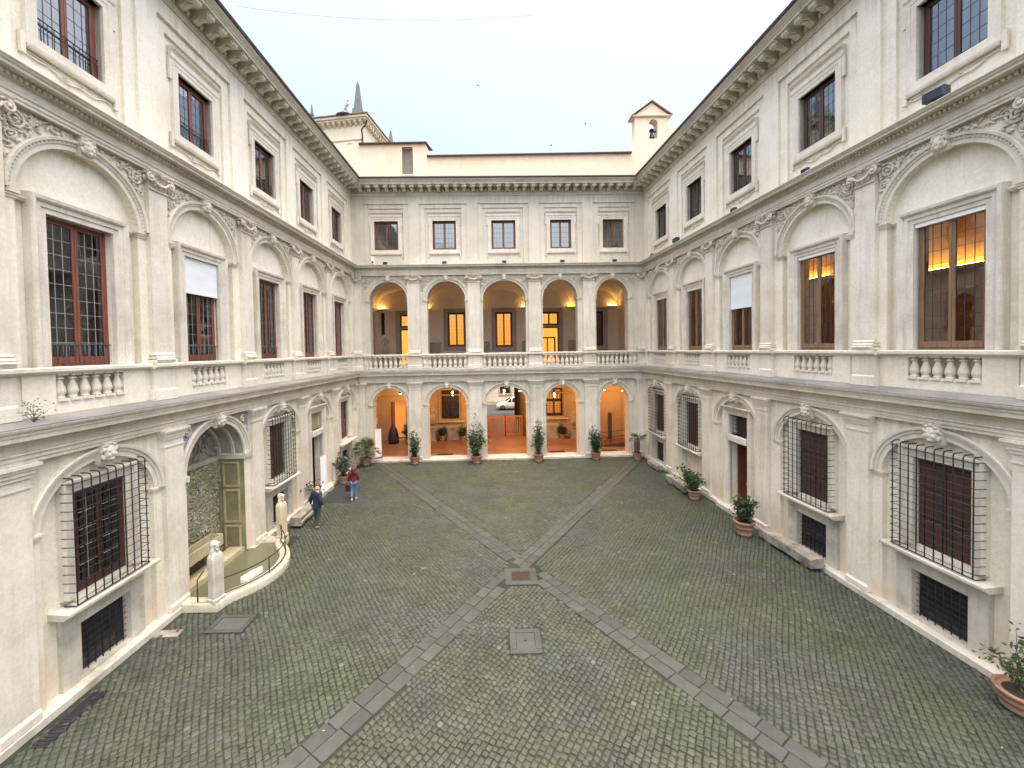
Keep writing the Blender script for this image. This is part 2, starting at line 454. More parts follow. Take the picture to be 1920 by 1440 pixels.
def mesh_keystone(w, h, d):
    """a carved head on a scrolled block"""
    m = MB()
    m.sweep([(0, 0.02), (d * .55, 0.0), (d * .75, h * .25), (d * .95, h * .7), (d * .98, h * .93), (d * 1.06, h * .95), (d * 1.06, h), (0, h)], -w / 2, w / 2)
    c = (0, d * .95, h * .48)
    m.blob(c, (w * .42, d * .42, h * .40), 10, 7)
    m.blob((0, d * 1.32, h * .44), (w * .09, d * .16, h * .12), 6, 4)
    for s in (-1, 1):
        m.blob((s * w * .19, d * 1.24, h * .40), (w * .15, d * .12, h * .11), 6, 4)
        m.blob((s * w * .18, d * 1.26, h * .60), (w * .16, d * .10, h * .06), 6, 4, s * .3)
        m.blob((s * w * .44, d * .85, h * .62), (w * .13, d * .2, h * .16), 6, 4, s * .5)
        m.blob((s * w * .40, d * .85, h * .30), (w * .13, d * .2, h * .18), 6, 4, -s * .4)
    m.blob((0, d * 1.2, h * .22), (w * .20, d * .14, h * .10), 6, 4)
    for k in range(5):
        t = PI * (0.1 + 0.2 * k)
        m.blob((w * .42 * math.cos(t), d * 1.0, h * (.52 + .40 * math.sin(t))), (w * .13, d * .22, h * .11), 6, 4, t)
    return m.mesh('keystone')
KEY_G = mesh_keystone(0.36, 0.50, 0.20)
KEY_F = mesh_keystone(0.32, 0.46, 0.17)

def spiral(m, cu, n, cz, r0, turns, thick, sgn=1, start=0.0, seg=5, steps=18, lift=0.0):
    pts = []; rr = []
    for i in range(steps + 1):
        t = i / steps
        a = start + sgn * turns * 2 * PI * t
        r = r0 * (1 - 0.88 * t)
        pts.append((cu + r * math.cos(a), n + lift * t, cz + r * math.sin(a))); rr.append(thick * (1 - 0.45 * t))
    m.tube(pts, rr, seg)
    m.blob((cu, n + lift, cz), (thick * 1.2, thick * 1.2, thick * 1.2), 6, 4)

def mesh_capital(w, h, p):
    """composite capital: abacus, corner volutes, festoon, centre flower"""
    m = MB()
    m.sweep([(0, 0), (p + .03, 0), (p + .045, .02), (p + .03, .045), (p, .05), (p, .10), (p + .05, .30), (p + .09, h - .10), (0, h - .10)], -w / 2, w / 2)
    a = w / 2 + .11
    m.sweep([(0, h - .10), (p + .10, h - .10), (p + .12, h - .07), (p + .15, h - .02), (p + .15, h), (0, h)], -a, a)
    for s in (-1, 1):
        spiral(m, s * (w / 2 + .03), p + .10, h - .20, .115, 1.6, .036, -s, PI / 2, 6, 18, .03)
        m.tube([(s * (w / 2 - .12), p + .09, h - .12), (s * (w / 2 - .03), p + .12, h - .09)], .03, 5)
        m.blob((s * (w / 2 + .02), p * .6, h - .20), (.10, p * .55, .10), 8, 5)
        m.blob((s * (w * .30), p + .07, .16), (.035, .03, .07), 6, 4, -s * .5)
    pts = [(w / 2 * .8 * math.cos(PI * (1 + i / 10)), p + .10, h - .17 - .16 * math.sin(PI * i / 10)) for i in range(11)]
    m.tube(pts, [.022 + .022 * math.sin(PI * i / 10) for i in range(11)], 6)
    for k in range(6):
        t = 2 * PI * k / 6
        m.blob((.05 * math.cos(t), p + .15, h - .07 + .05 * math.sin(t)), (.03, .03, .03), 6, 4)
    m.blob((0, p + .17, h - .07), (.03, .03, .03), 6, 4)
    m.blob((0, p + .07, .14), (.045, .03, .09), 6, 4)
    return m.mesh('capital')
CAP_S = mesh_capital(0.60, 0.49, 0.13)
CAP_B = mesh_capital(0.80, 0.49, 0.13)

def mesh_spandrel(a, b, half, top, n0, sgn, seed):
    """carved foliage filling the corner between arch ring, pilaster and architrave; origin at arch centre on the springing"""
    rnd = random.Random(seed); m = MB()
    def inside(u, z, pad=0.0):
        return (abs(u) < half - pad and z < top - pad and z > 0.12 and (u / (a + pad)) ** 2 + (z / (b + pad)) ** 2 > 1.0)
    big = (half - .25, top - .27)
    spiral(m, sgn * big[0], n0 + .03, big[1], .20, 1.9, .034, sgn, PI * .8, 5, 24, .02)
    spiral(m, sgn * (half - .15), n0 + .03, top - .62, .10, 1.5, .026, -sgn, 0.5, 5, 16, .02)
    spiral(m, sgn * (half - .62), n0 + .03, top - .13, .09, 1.5, .024, -sgn, 2.0, 5, 16, .02)
    k = 0
    while k < 84:
        u = rnd.uniform(0.15, half); z = rnd.uniform(.1, top)
        if not inside(u, z, .035): continue
        k += 1
        m.blob((sgn * u, n0 + rnd.uniform(.0, .03), z), (rnd.uniform(.016, .036), rnd.uniform(.025, .055), rnd.uniform(.05, .10)), 6, 4, rnd.uniform(0, PI))
    return m.mesh('spandrel_relief')
SP = {(s, k): mesh_spandrel(1.60, 1.545, 1.58, 1.66, 0.0, s, 3 + k * 7 + s) for s in (-1, 1) for k in (0, 1)}

def mesh_modillion():
    m = MB()
    w = .115
    prof = [(0, 0.0), (.10, -.03), (.20, .02), (.34, .10), (.50, .07), (.60, .10), (.63, .16), (.60, .225), (.0, .225)]
    m.sweep(prof, -w, w)
    for s in (-1, 1): spiral(m, s * w, .56, .13, .075, 1.2, .018, 1, 0, 4, 10)
    m.blob((0, .30, .055), (.085, .16, .05), 8, 5)
    m.sweep([(0, .225), (.66, .225), (.68, .245), (.68, .262), (0, .262)], -w - .035, w + .035)
    return m.mesh('modillion')
MODI = mesh_modillion()
def mesh_rosette():
    m = MB()
    for k in range(6):
        t = 2 * PI * k / 6
        m.blob((.06 * math.cos(t), .30 + .06 * math.sin(t), .225), (.045, .045, .035), 6, 4)
    m.blob((0, .30, .20), (.03, .03, .035), 6, 4)
    m.blob((0, .06, .08), (.07, .06, .11), 8, 5)
    return m.mesh('rosette')
ROSE = mesh_rosette()

# ---- window with wooden casements
def window(wing, u0, u1, z0, z1, n, woodm, cames=(3, 9), came_mat=None, leaves=2, fw=0.075, bottom=0.13, transom=None, glass_mat=None):
    gm = glass_mat or GLASS
    f = MB()
    f.box(u0, u0 + fw, n - .06, n, z0, z1); f.box(u1 - fw, u1, n - .06, n, z0, z1)
    f.box(u0 + fw, u1 - fw, n - .06, n, z1 - fw, z1); f.box(u0 + fw, u1 - fw, n - .06, n, z0, z0 + fw * .7)
    zt = z1 - fw
    if transom:
        f.box(u0 + fw, u1 - fw, n - .06, n + .012, transom - .05, transom + .05)
    root = f.build('window', woodm, wing)
    spans = [(z0 + fw * .7, zt)] if not transom else [(z0 + fw * .7, transom - .05), (transom + .05, zt)]
    lw = (u1 - u0 - 2 * fw) / leaves
    for zi, (za, zb) in enumerate(spans):
        bt = bottom if zi == 0 else .06
        for k in range(leaves):
            a = u0 + fw + k * lw + .004; b = a + lw - .008
            c = MB(); s = .062
            c.tbox(a, a + s, n - .035, n + .02, za + .003, zb - .003, .008); c.tbox(b - s, b, n - .035, n + .02, za + .003, zb - .003, .008)
            c.tbox(a + s, b - s, n - .035, n + .018, zb - s, zb - .003, .008); c.tbox(a + s, b - s, n - .035, n + .018, za + .003, za + bt, .008)
            c.build('casement', woodm, root)
            g = MB(); g.rect(a + s, b - s, za + bt, zb - s, n - .012); g.build('pane', gm, root)
            if cames:
                nx, nz = cames; q = MB(); t = .0042
                nz = max(2, int(round(nz * (zb - za) / (z1 - z0))))
                for i in range(1, nx):
                    x = a + s + (b - a - 2 * s) * i / nx; q.box(x - t, x + t, n - .018, n - .004, za + bt, zb - s)
                for j in range(1, nz):
                    z = za + bt + (zb - s - za - bt) * j / nz; q.box(a + s, b - s, n - .017, n - .005, z - t, z + t)
                q.build('came_lattice', came_mat or CAME, root)
    return root

SURR = [(0, -.16), (0, .005), (.10, .005), (.112, .035), (.20, .035), (.212, .07), (.245, .10), (.31, .11), (.325, .07), (.335, -.12)]
def surround(wing, u0, u1, z0, z1, n, mat, bottom=False, k=1.0):
    m = MB(); m.frame(u0, u1, z0, z1, [(d * k, n + q) for d, q in SURR], bottom)
    return m.build('window_surround', mat, wing)

def grille(wing, u0, u1, z0, z1, n0, proj, nv=10, nh=14, name='iron_grille'):
    """a projecting window cage: uprights hooked back to the wall at the top, flat crossbars returned at both ends"""
    m = MB(); nf = n0 + proj
    for i in range(nv):
        u = u0 + (u1 - u0) * i / (nv - 1)
        m.tube([(u, nf, z0), (u, nf, z1 - .05), (u, nf - .03, z1 - .01), (u, nf - .08, z1), (u, n0 + .02, z1 + .005)], .0135, 6)
    for j in range(nh):
        z = z0 + .10 + (z1 - .12 - z0 - .10) * j / (nh - 1)
        m.tube([(u0 - .045, n0, z), (u0 - .045, nf + .012, z), (u1 + .045, nf + .012, z), (u1 + .045, n0, z)], .009, 4, False)
    m.tube([(u0 - .045, n0, z0), (u0 - .045, nf, z0), (u1 + .045, nf, z0), (u1 + .045, n0, z0)], .016, 4, False)
    return m.build(name, IRON, wing)

def flat_grille(wing, u0, u1, z0, z1, n, nv=7, nh=8):
    m = MB()
    for i in range(nv):
        u = u0 + (u1 - u0) * (i + .5) / nv; m.tube([(u, n, z0), (u, n, z1)], .013, 5)
    for j in range(nh):
        z = z0 + (z1 - z0) * (j + .5) / nh; m.tube([(u0, n + .012, z), (u1, n + .012, z)], .010, 4, False)
    return m.build('basement_grille', IRON, wing)

# ---- cornice profiles (n, z)
LOW = [(.20, 5.19), (.34, 5.19), (.34, 5.27), (.365, 5.275), (.365, 5.355), (.40, 5.375), (.40, 5.40), (.30, 5.405), (.285, 5.50), (.30, 5.575), (.34, 5.60), (.37, 5.625),
       (.40, 5.645), (.53, 5.650), (.535, 5.745), (.555, 5.75), (.565, 5.80), (.60, 5.835), (.62, 5.88), (.62, 5.90), (.20, 5.90)]
LEDGE = [(.20, 5.904), (.625, 5.904), (.625, 5.916), (.0, 6.02)]
RAIL = [(0, 6.86), (.06, 6.86), (.10, 6.875), (.12, 6.90), (.15, 6.915), (.15, 6.985), (.13, 7.00), (0, 7.01)]
PED = [(0, 6.02), (.045, 6.02), (.045, 6.26), (.03, 6.29), (.0, 6.30)]
MID = [(0, 12.17), (.15, 12.17), (.15, 12.235), (.17, 12.24), (.17, 12.30), (.20, 12.33), (.20, 12.355), (.14, 12.36), (.155, 12.42), (.155, 12.49), (.14, 12.55),
       (.17, 12.56), (.20, 12.57), (.20, 12.645), (.25, 12.66), (.42, 12.665), (.425, 12.72), (.45, 12.73), (.475, 12.77), (.50, 12.79), (.50, 12.81), (.0, 12.86)]
TOPA = [(0, 17.36), (.04, 17.36), (.04, 17.43), (.07, 17.46), (.07, 17.50), (.05, 17.505), (.05, 17.865), (.70, 17.868), (.70, 17.955), (.725, 17.96), (.735, 18.0), (.78, 18.04), (.84, 18.10), (.85, 18.15), (0, 18.15)]
GUTTER = [(.0, 18.155), (.86, 18.155), (.93, 18.17), (.95, 18.22), (.93, 18.25), (.0, 18.36)]

def cornices(wing, u0, u1, k0, k1, mat):
    for nm, prof, mm in (('lower_entablature', LOW, ENTAB if wing is not wing_b else mat), ('ledge_flashing', LEDGE, LEAD), ('parapet_rail', RAIL, mat),
                         ('middle_entablature', MID, ENTAB if wing is not wing_b else mat), ('top_cornice', TOPA, CORNICE), ('gutter', GUTTER, EDGE)):
        if nm == 'parapet_rail' and wing is wing_b: continue
        m = MB(); m.sweep(prof, u0, u1, k0, k1); m.build(nm, mm, wing)
    d = MB(); x = u0 + .3; hi = u1 - .3                       # dentils and the egg row, one joined course
    while x < hi:
        d.box(x, x + .062, .20, .262, 12.575, 12.640); d.blob((x + .03, .30, 12.672), (.022, .03, .022), 5, 3); x += .105
    tag(d.build('dentil_course', ENTAB if wing is not wing_b else mat, wing), kind='stuff')
    n = int((u1 - u0 - .6) / .56)
    for i in range(n):
        u = u0 + .45 + (u1 - u0 - .9) * (i + .5) / n
        put('modillion', MODI, CORNICE, wing, (u, -.05, 17.60))
        if i < n - 1: put('rosette', ROSE, CORNICE, wing, (u + (u1 - u0 - .9) / n / 2, -.05, 17.62))
    r = MB(); r.sweep([(.9, 18.26), (-6.5, 20.9), (-6.5, 20.6), (.0, 18.1)], u0, u1); r.build('roof', TILE, wing)

# ---- pilasters
def pilaster_ground(wing, u, w, mat, cap=True):
    m = MB(); h = w / 2
    m.sweep([(GN, .16), (GN + .175, .16), (GN + .175, .30), (GN + .15, .33), (GN + .13, .36), (GN + .13, 4.90), (GN, 4.90)], u - h, u + h)
    o = m.build('pilaster', mat, wing)
    c = MB()
    for z0, z1, e in ((4.70, 4.735, .02), (4.90, 4.98, .03), (4.98, 5.06, .06), (5.06, 5.12, .09), (5.12, 5.186, .125)):
        c.box(u - h - e, u + h + e, GN, GN + .13 + e, z0, z1 - .001)
    c.build('capital', mat, o)
    return o

def pilaster_first(wing, u, w, mat, capmesh, scale=1.0):
    h = w / 2; m = MB()
    m.sweep([(0, 7.012), (.215, 7.012), (.215, 7.10), (.20, 7.13), (.205, 7.16), (.19, 7.19), (.165, 7.21), (.18, 7.24), (.165, 7.27), (.13, 7.29), (.13, 11.70), (0, 11.70)], u - h, u + h)
    for e, z0, z1 in ((.085, 7.014, 7.10), (.06, 7.13, 7.18), (.04, 7.215, 7.26)):
        m.box(u - h - e, u + h + e, 0, .13 + e, z0, z1)
    o = m.build('pilaster', mat, wing)
    put('capital', capmesh, CARVED, o, (u, 0, 11.69), 0, (scale, 1, 1))
    p = MB(); e = .03                                          # pedestal under it
    p.box(u - h - e - .04, u + h + e + .04, .0, .20, 6.0, 6.26); p.sweep([(0, 6.26), (.20, 6.26), (.165, 6.30), (.16, 6.86), (0, 6.86)], u - h - e, u + h + e)
    p.sweep([(0, 6.861), (.20, 6.861), (.24, 6.90), (.27, 6.915), (.27, 6.986), (.25, 7.0), (0, 7.005)], u - h - e - .06, u + h + e + .06)
    p.build('pedestal', mat, wing)
    return o

def impost(wing, u0, u1, z0, z1, n, mat, e=.05, nback=None):
    m = MB(); dz = z1 - z0
    nb = n - .12 if nback is None else nback
    for a, b, q in ((0, .32, .35), (.32, .62, .65), (.62, 1, 1.0)):
        m.box(u0 - e * q, u1 + e * q, nb, n + e * q, z0 + dz * a, z0 + dz * b - .001)
    return m.build('impost', mat, wing)

def archivolt(wing, uc, a, zs, b, n, w, mat, bead=True, seg=32):
    m = MB()
    m.ring(uc, zs, a, b, [(0, n - .10), (0, n + .03), (w * .42, n + .03), (w * .45, n + .06), (w * .68, n + .06), (w * .72, n + .105), (w * .95, n + .12), (w, n + .08), (w, n - .02)], seg=seg)
    if bead:
        k = int(PI * (a + b) / 2 / .085)
        for i in range(k):
            t = PI * (i + .5) / k
            m.blob((uc + (a + w * .58) * math.cos(t), n + .06, zs + (b + w * .58) * math.sin(t)), (.026, .026, .022), 5, 3)
    return m.build('archivolt', mat, wing)

# ---- side wings
def side_wing(wing, S):
    sg = -1 if S == 'L' else 1
    bays, pils = BAY[S], PIL[S]
    ulo, uhi = (END['L'], 0.0) if S == 'L' else (0.0, END['R'])
    wm = WOOD_RED if S == 'L' else WOOD_TAN
    # mouldings run into the inner corner with a mitre
    if S == 'L': cornices(wing, ulo, uhi, 0, -ML, TRIM)
    else: cornices(wing, ulo, uhi, MR, 0, TRIM)
    W = MB()                                                  # the wall proper
    # limits of each bay: between the pilaster axes
    axes = pils + [0.0]
    spans = []
    for i, uc in enumerate(bays):
        a, b = axes[i], axes[i + 1]; spans.append((min(a, b), max(a, b)))
    GH = {}; kinds = {'L': ['cage', 'niche', 'cage', 'door', 'red'], 'R': ['cage', 'cage', 'door', 'cage', 'cage']}[S]
    gofs = [0.02, 0.0, -.06 * sg * 0, 0.0, 0.0]
    for i, uc in enumerate(bays):
        lo, hi = spans[i]; kd = kinds[i]
        ug = uc + {'L': [-.03, 0.0, -.10, -.12, -.17], 'R': [.08, .12, .12, .11, .12]}[S][i]
        # ground storey
        a, zs, b = (1.34, 3.68, 1.19) if kd != 'niche' else (1.36, 3.66, 1.30)
        back = GN - .14 if kd != 'niche' else GN - .95
        W.arch_wall(lo, hi, 0.14, 5.19, ug, a, zs, b, GN, back)
        top = lambda u, ug=ug, a=a, zs=zs, b=b: zs + b * math.sqrt(max(0.0, 1 - ((u - ug) / a) ** 2))
        if kd in ('cage', 'red'):
            hl = [(ug - .62, ug + .62, 2.03, 4.29), (ug - .60, ug + .60, .20, 1.40)]
        elif kd == 'door':
            hl = [(ug - .62, ug + .62, .16, 3.03), (ug - .62, ug + .62, 3.30, 4.20)]
        else: hl = []
        if kd != 'niche': W.holes(ug - a, ug + a, .14, zs, GN - .14, hl, top)
        for h in hl: W.reveal(*h, GN - .14, GN - .52)
        # first storey
        a1, zs1, b1 = 1.36, 10.50, 1.30
        W.arch_wall(lo, hi, 6.0, 12.17, uc, a1, zs1, b1, 0.0, -.18)
        top1 = lambda u, uc=uc: zs1 + b1 * math.sqrt(max(0.0, 1 - ((u - uc) / a1) ** 2))
        W.holes(uc - a1, uc + a1, 6.9, zs1, -.18, [(uc - .75, uc + .75, 7.01, 10.25)], top1)
        W.reveal(uc - .75, uc + .75, 7.01, 10.25, -.18, -.50)
        # parapet panel below the window
        W.holes(uc - a1 - .04, uc + a1 + .04, 6.0, 6.865, .03, [(uc - .78, uc + .78, 6.30, 6.84)])
        for e_ in (uc - a1 - .04, uc + a1 + .04): W.quad((e_, .03, 6.0), (e_, 0, 6.0), (e_, 0, 6.865), (e_, .03, 6.865))
        W.reveal(uc - .78, uc + .78, 6.30, 6.84, .03, -.20)
        W.rect(uc - .78, uc + .78, 6.30, 6.84, -.199)
        # second storey: nested sunk panels
        p1 = (max(lo + .30, uc - 1.56), min(hi - .30, uc + 1.56), 12.80, 16.88)
        p2 = (p1[0] + .34, p1[1] - .34, 12.80, 16.57)
        wn2 = (uc - .73, uc + .73, 13.87, 15.75)
        W.holes(lo, hi, 12.80, 17.40, 0.0, [p1]); W.reveal(*p1, 0.0, -.085, False)
        W.holes(*p1, -.085, [p2]); W.reveal(*p2, -.085, -.17, False)
        W.holes(*p2, -.17, [wn2]); W.reveal(*wn2, -.17, -.46)
        GH[i] = (ug, kd, wn2)
    ex0, ex1 = (ulo, min(axes[0], axes[0])) if S == 'L' else (axes[0], uhi)
    W.rect(ex0, ex1, .14, 5.19, GN); W.rect(ex0, ex1, 6.0, 12.17, 0.0); W.rect(ex0, ex1, 12.80, 17.40, 0.0)
    W.build('wall', STUCCO, wing)
    # hidden backs: three dark galleries
    for z0, z1, mt, y0 in ((.05, 5.1, ROOM, .12), (6.1, 12.1, ROOM_WARM if S == 'R' else ROOM, .14), (12.9, 17.3, ROOM, .16)):
        m = MB()
        if S == 'L' and z0 < 1:                               # leave space for the niche
            segs = [(ulo + .5, -15.2), (-11.6, -.6)]
        else: segs = [(ulo + .5 if S == 'L' else .6, -.6 if S == 'L' else uhi - .5)]
        for a, b in segs:
            dpt = -5.0
            m.quad((a, -y0, z0), (b, -y0, z0), (b, dpt, z0), (a, dpt, z0)); m.quad((a, -y0, z1), (b, -y0, z1), (b, dpt, z1), (a, dpt, z1))
            m.rect(a, b, z0, z1, dpt)
            m.quad((a, -y0, z0), (a, dpt, z0), (a, dpt, z1), (a, -y0, z1)); m.quad((b, -y0, z0), (b, dpt, z0), (b, dpt, z1), (b, -y0, z1))
        m.build('room', mt, wing)
    # kerb along the foot of the wall
    k = MB(); kp = [(0, -.02), (.40, -.02), (.40, .13), (.385, .145), (GN, .15), (0, .15)]
    if S == 'L': k.sweep(kp, ulo, -14.92); k.sweep(kp, -11.98, 0, 0, -ML)
    else: k.sweep(kp, 0, uhi, MR, 0)
    k.build('plinth_kerb', TRAV, wing)
    # pilasters
    for u in pils:
        pilaster_ground(wing, u + (.06 if S == 'L' else -.06) * 0, .66, TRIM); pilaster_first(wing, u, .60, TRIM, CAP_S)
    cu = -.27 if S == 'L' else .27
    pilaster_ground(wing, cu + (-.10 if S == 'L' else .10), .66, TRIM); pilaster_first(wing, cu, .54, TRIM, CAP_S, .7)
    # bay by bay
    for i, uc in enumerate(bays):
        ug, kd, wn2 = GH[i]; lo, hi = spans[i]
        mat = TRIM
        a, zs, b = (1.34, 3.68, 1.19) if kd != 'niche' else (1.36, 3.66, 1.30)
        archivolt(wing, ug, a, zs, b, GN, .27, mat, False)
        put('keystone', KEY_G, CARVED, wing, (ug, -GN, zs + b - .12))
        if kd != 'niche':
            for s in (-1, 1):
                impost(wing, min(ug + s * a, ug + s * (a + .24)), max(ug + s * a, ug + s * (a + .24)), 3.55, 3.70, GN, mat)
        # ground opening
        if kd in ('cage', 'red'):
            surround(wing, ug - .62, ug + .62, 2.03, 4.29, GN - .06, mat, False, .85)
            s = MB(); s.sweep([(GN - .14, 1.78), (GN + .22, 1.78), (GN + .25, 1.82), (GN + .30, 1.84), (GN + .30, 1.90), (GN + .27, 1.915), (GN - .14, 1.93)], ug - 1.14, ug + 1.14)
            s.build('window_sill', TRAV, wing)
            q = MB(); q.holes(ug - .98, ug + .98, .14, 1.78, GN - .02, [(ug - .60, ug + .60, .20, 1.40)]); q.reveal(ug - .60, ug + .60, .20, 1.40, GN - .02, GN - .14)
            for s in (-1, 1): q.quad((ug + s * .98, GN - .14, .14), (ug + s * .98, GN - .02, .14), (ug + s * .98, GN - .02, 1.78), (ug + s * .98, GN - .14, 1.78))
            q.build('basement_surround', TRAV, wing)
            closed = (S == 'R' and i == 3)
            if closed:
                c = MB(); c.rect(ug - .60, ug + .60, .20, 1.40, GN - .22); c.build('blocked_opening', PEACH, wing)
            else:
                flat_grille(wing, ug - .60, ug + .60, .20, 1.40, GN - .16)
                c = MB(); c.rect(ug - .60, ug + .60, .20, 1.40, GN - .24); c.build('basement_pane', DARKPANE, wing)
            if kd == 'cage':
                nb = 10
                grille(wing, ug - .87, ug + .87, 1.96, 4.66, GN - .02, .24, nb, 14)
                if S == 'R' or i == 2:
                    for s in (0, 1):                          # closed wooden shutters behind the bars
                        x0 = ug - .62 + s * .62; c = MB()
                        c.box(x0 + .01, x0 + .61, GN - .26, GN - .22, 2.05, 4.27)
                        for z0, z1 in ((2.12, 2.72), (2.80, 3.45), (3.53, 4.18)):
                            c.tbox(x0 + .09, x0 + .53, GN - .22, GN - .195, z0, z1, .02)
                        c.build('shutter', WOOD_SHUT, wing)
                else:
                    window(wing, ug - .62, ug + .62, 2.03, 4.29, GN - .13, WOOD_DARK, (2, 5))
                    lampp = MB(); lampp.box(ug + .0, ug + .26, -1.6, -1.55, 3.55, 3.80); lampp.box(ug - .42, ug - .30, -1.9, -1.85, 3.50, 3.62)
                    lampp.build('lit_room_panel', GLOW2, wing)
            else:
                window(wing, ug - .62, ug + .62, 2.03, 4.29, GN - .22, WOOD_RED, (1, 3), None, 2, .07, .10, 3.1)
                c = MB(); c.rect(ug - .6, ug + .6, 2.0, 4.3, GN - .40); c.build('curtain_or_tint_sheet', plain('pink_reflection_sheet', (0.58, 0.40, 0.32), .9), wing)  # pink sheet puts the pinkish reflections of these panes into colour
        elif kd == 'door':
            surround(wing, ug - .62, ug + .62, .16, 4.20, GN - .06, mat, False, .8)
            c = MB(); c.tbox(ug - .62, ug + .62, GN - .40, GN + .02, 3.03, 3.30, .02); c.build('door_lintel', mat, wing)
            c = MB(); c.sweep([(GN, 4.44), (GN + .05, 4.44), (GN + .10, 4.48), (GN + .13, 4.54), (GN, 4.56)], ug - .98, ug + .98); c.build('door_hood', mat, wing)
            if S == 'R':
                flat_grille(wing, ug - .62, ug + .62, 3.30, 4.20, GN - .20, 6, 5)
                c = MB(); c.box(ug - .62, ug + .62, GN - .5, GN - .44, 3.30, 4.20); c.build('transom_panel', WOOD_SHUT, wing)
                d = MB(); d.box(ug - .60, ug - .56, -1.0, GN - .45, .17, 3.02); d.box(ug + .0, ug + .60, GN - .52, GN - .47, .17, 3.02)
                for z0, z1 in ((.35, 1.2), (1.35, 2.0), (2.15, 2.85)): d.tbox(ug + .08, ug + .52, GN - .47, GN - .445, z0, z1, .02)
                dd = d.build('door', WOOD_RED, wing)
                hnd = MB(); hnd.blob((ug + .08, GN - .42, 1.25), (.03, .03, .05)); hnd.build('handle', CAME, dd)
                c = MB(); c.rect(ug - .58, ug + .0, .17, 3.02, GN - .9); c.build('inner_door', WOOD_TAN, wing)
            else:
                c = MB(); c.rect(ug - .62, ug + .62, 3.30, 4.20, GN - .26); c.build('transom_panel', plain('olive_panel', (.33, .31, .19), .8), wing)
                d = MB(); d.box(ug - .60, ug - .10, GN - .50, GN - .45, .17, 3.02)
                for z0, z1 in ((.35, 1.2), (1.35, 2.0), (2.15, 2.85)): d.tbox(ug - .52, ug - .18, GN - .45, GN - .425, z0, z1, .02)
                dd = d.build('door', WOOD_RED, wing)
                hnd = MB(); hnd.blob((ug - .16, GN - .40, 1.25), (.03, .03, .05)); hnd.build('handle', CAME, dd)
                c = MB(); c.box(ug + .20, ug + .24, -1.2, GN - .45, .17, 3.02); c.build('door', WOOD_RED, wing)
            c = MB(); c.box(ug - .95, ug + .95, GN, GN + .34, -.02, .162); c.build('door_step', TRAV, wing)
        # first storey
        archivolt(wing, uc, 1.36, 10.50, 1.30, 0.0, .245, mat, True)
        put('keystone', KEY_F, CARVED, wing, (uc, 0, 11.73))
        for s in (-1, 1):
            impost(wing, min(uc + s * 1.36, uc + s * 1.56), max(uc + s * 1.36, uc + s * 1.56), 10.33, 10.50, 0.0, mat, .06)
            tag(put('spandrel_relief', SP[(s, i % 2)], CARVED, wing, (uc, 0, 10.50)), kind='stuff')
            mm = MB(); e0, e1 = sorted((uc + s * 1.07, uc + s * 1.36)); mm.sweep([(-.13, 10.36), (-.09, 10.37), (-.06, 10.43), (-.13, 10.47)], e0, e1); mm.build('impost_band', mat, wing)
        surround(wing, uc - .75, uc + .75, 7.012, 10.25, -.075, TRIM2, False, 1.05)
        blind = (S == 'L' and i == 1) or (S == 'R' and i == 2)
        window(wing, uc - .75, uc + .75, 7.012, 10.25, -.28 if S == 'L' else -.22, wm, (3, 9), CAME if S == 'L' else DARKCAME, 2, .07, .16)
        if blind:
            c = MB(); zb = 9.18 if S == 'L' else 8.86
            c.box(uc - .735, uc + .735, -.15, -.14, zb, 10.24); c.box(uc - .74, uc + .74, -.16, -.13, zb - .05, zb)
            c.build('roller_blind', BLIND, wing)
        elif S == 'R':
            c = MB(); c.box(uc - .735, uc + .735, -.20, -.10, 10.14, 10.245); c.build('blind_casing', WHITE, wing)
        if S == 'L' and i < 3:
            g = MB(); g.tube([(uc - .74, -.24, 7.50), (uc + .74, -.24, 7.50)], .014, 5)
            for q in range(13): x = uc - .70 + 1.40 * q / 12; g.tube([(x, -.24, 7.02), (x, -.24, 7.50)], .007, 4)
            g.build('window_guard', GREYMETAL, wing)
        if S == 'L':
            c = MB(); x0 = uc + .15
            for q in range(6): c.quad((x0 + q * .09, -.55 - .03 * (q % 2), 7.05), (x0 + (q + 1) * .09, -.55 - .03 * ((q + 1) % 2), 7.05), (x0 + (q + 1) * .09, -.55 - .03 * ((q + 1) % 2), 10.2), (x0 + q * .09, -.55 - .03 * (q % 2), 10.2))
            c.build('curtain_or_tint_sheet', CURTAIN, wing)
        for q in range(6):
            put('baluster', BAL_SIDE, TRIM, wing, (uc - .66 + 1.32 * q / 5, .035, 6.27))
        # second storey window
        u0, u1, z0, z1 = wn2
        f = MB()
        f.frame(u0, u1, z0, z1, [(0, -.30), (0, -.09), (.12, -.09), (.13, -.075), (.235, -.07), (.245, -.17)], True)
        for s in (-1, 1):                                     # ears at head and foot
            e = uc + s * .73
            f.box(min(e + s * .235, e + s * .33), max(e + s * .235, e + s * .33), -.15, -.085, z1 - .36, z1 + .26)
            f.box(min(e + s * .235, e + s * .33), max(e + s * .235, e + s * .33), -.15, -.085, z0 - .46, z0 - .04)
        f.sweep([(-.15, z1 + .25), (-.07, z1 + .25), (-.05, z1 + .29), (-.06, z1 + .44), (-.03, z1 + .48), (.02, z1 + .52), (.04, z1 + .57), (-.15, z1 + .60)], u0 - .30, u1 + .30)
        f.sweep([(-.15, z0 - .30), (-.08, z0 - .30), (-.06, z0 - .26), (-.05, z0 - .21), (-.15, z0 - .20)], u0 - .22, u1 + .22)
        pts = []
        for q in range(25):                                   # scrolled apron line
            t = q / 24; x = u0 - .2 + (u1 - u0 + .4) * t; zz = z0 - .40 - .10 * math.sin(PI * t) ** 2 - .035 * math.sin(6 * PI * t)
            pts.append((x, -.14, zz))
        f.tube(pts, .018, 4)
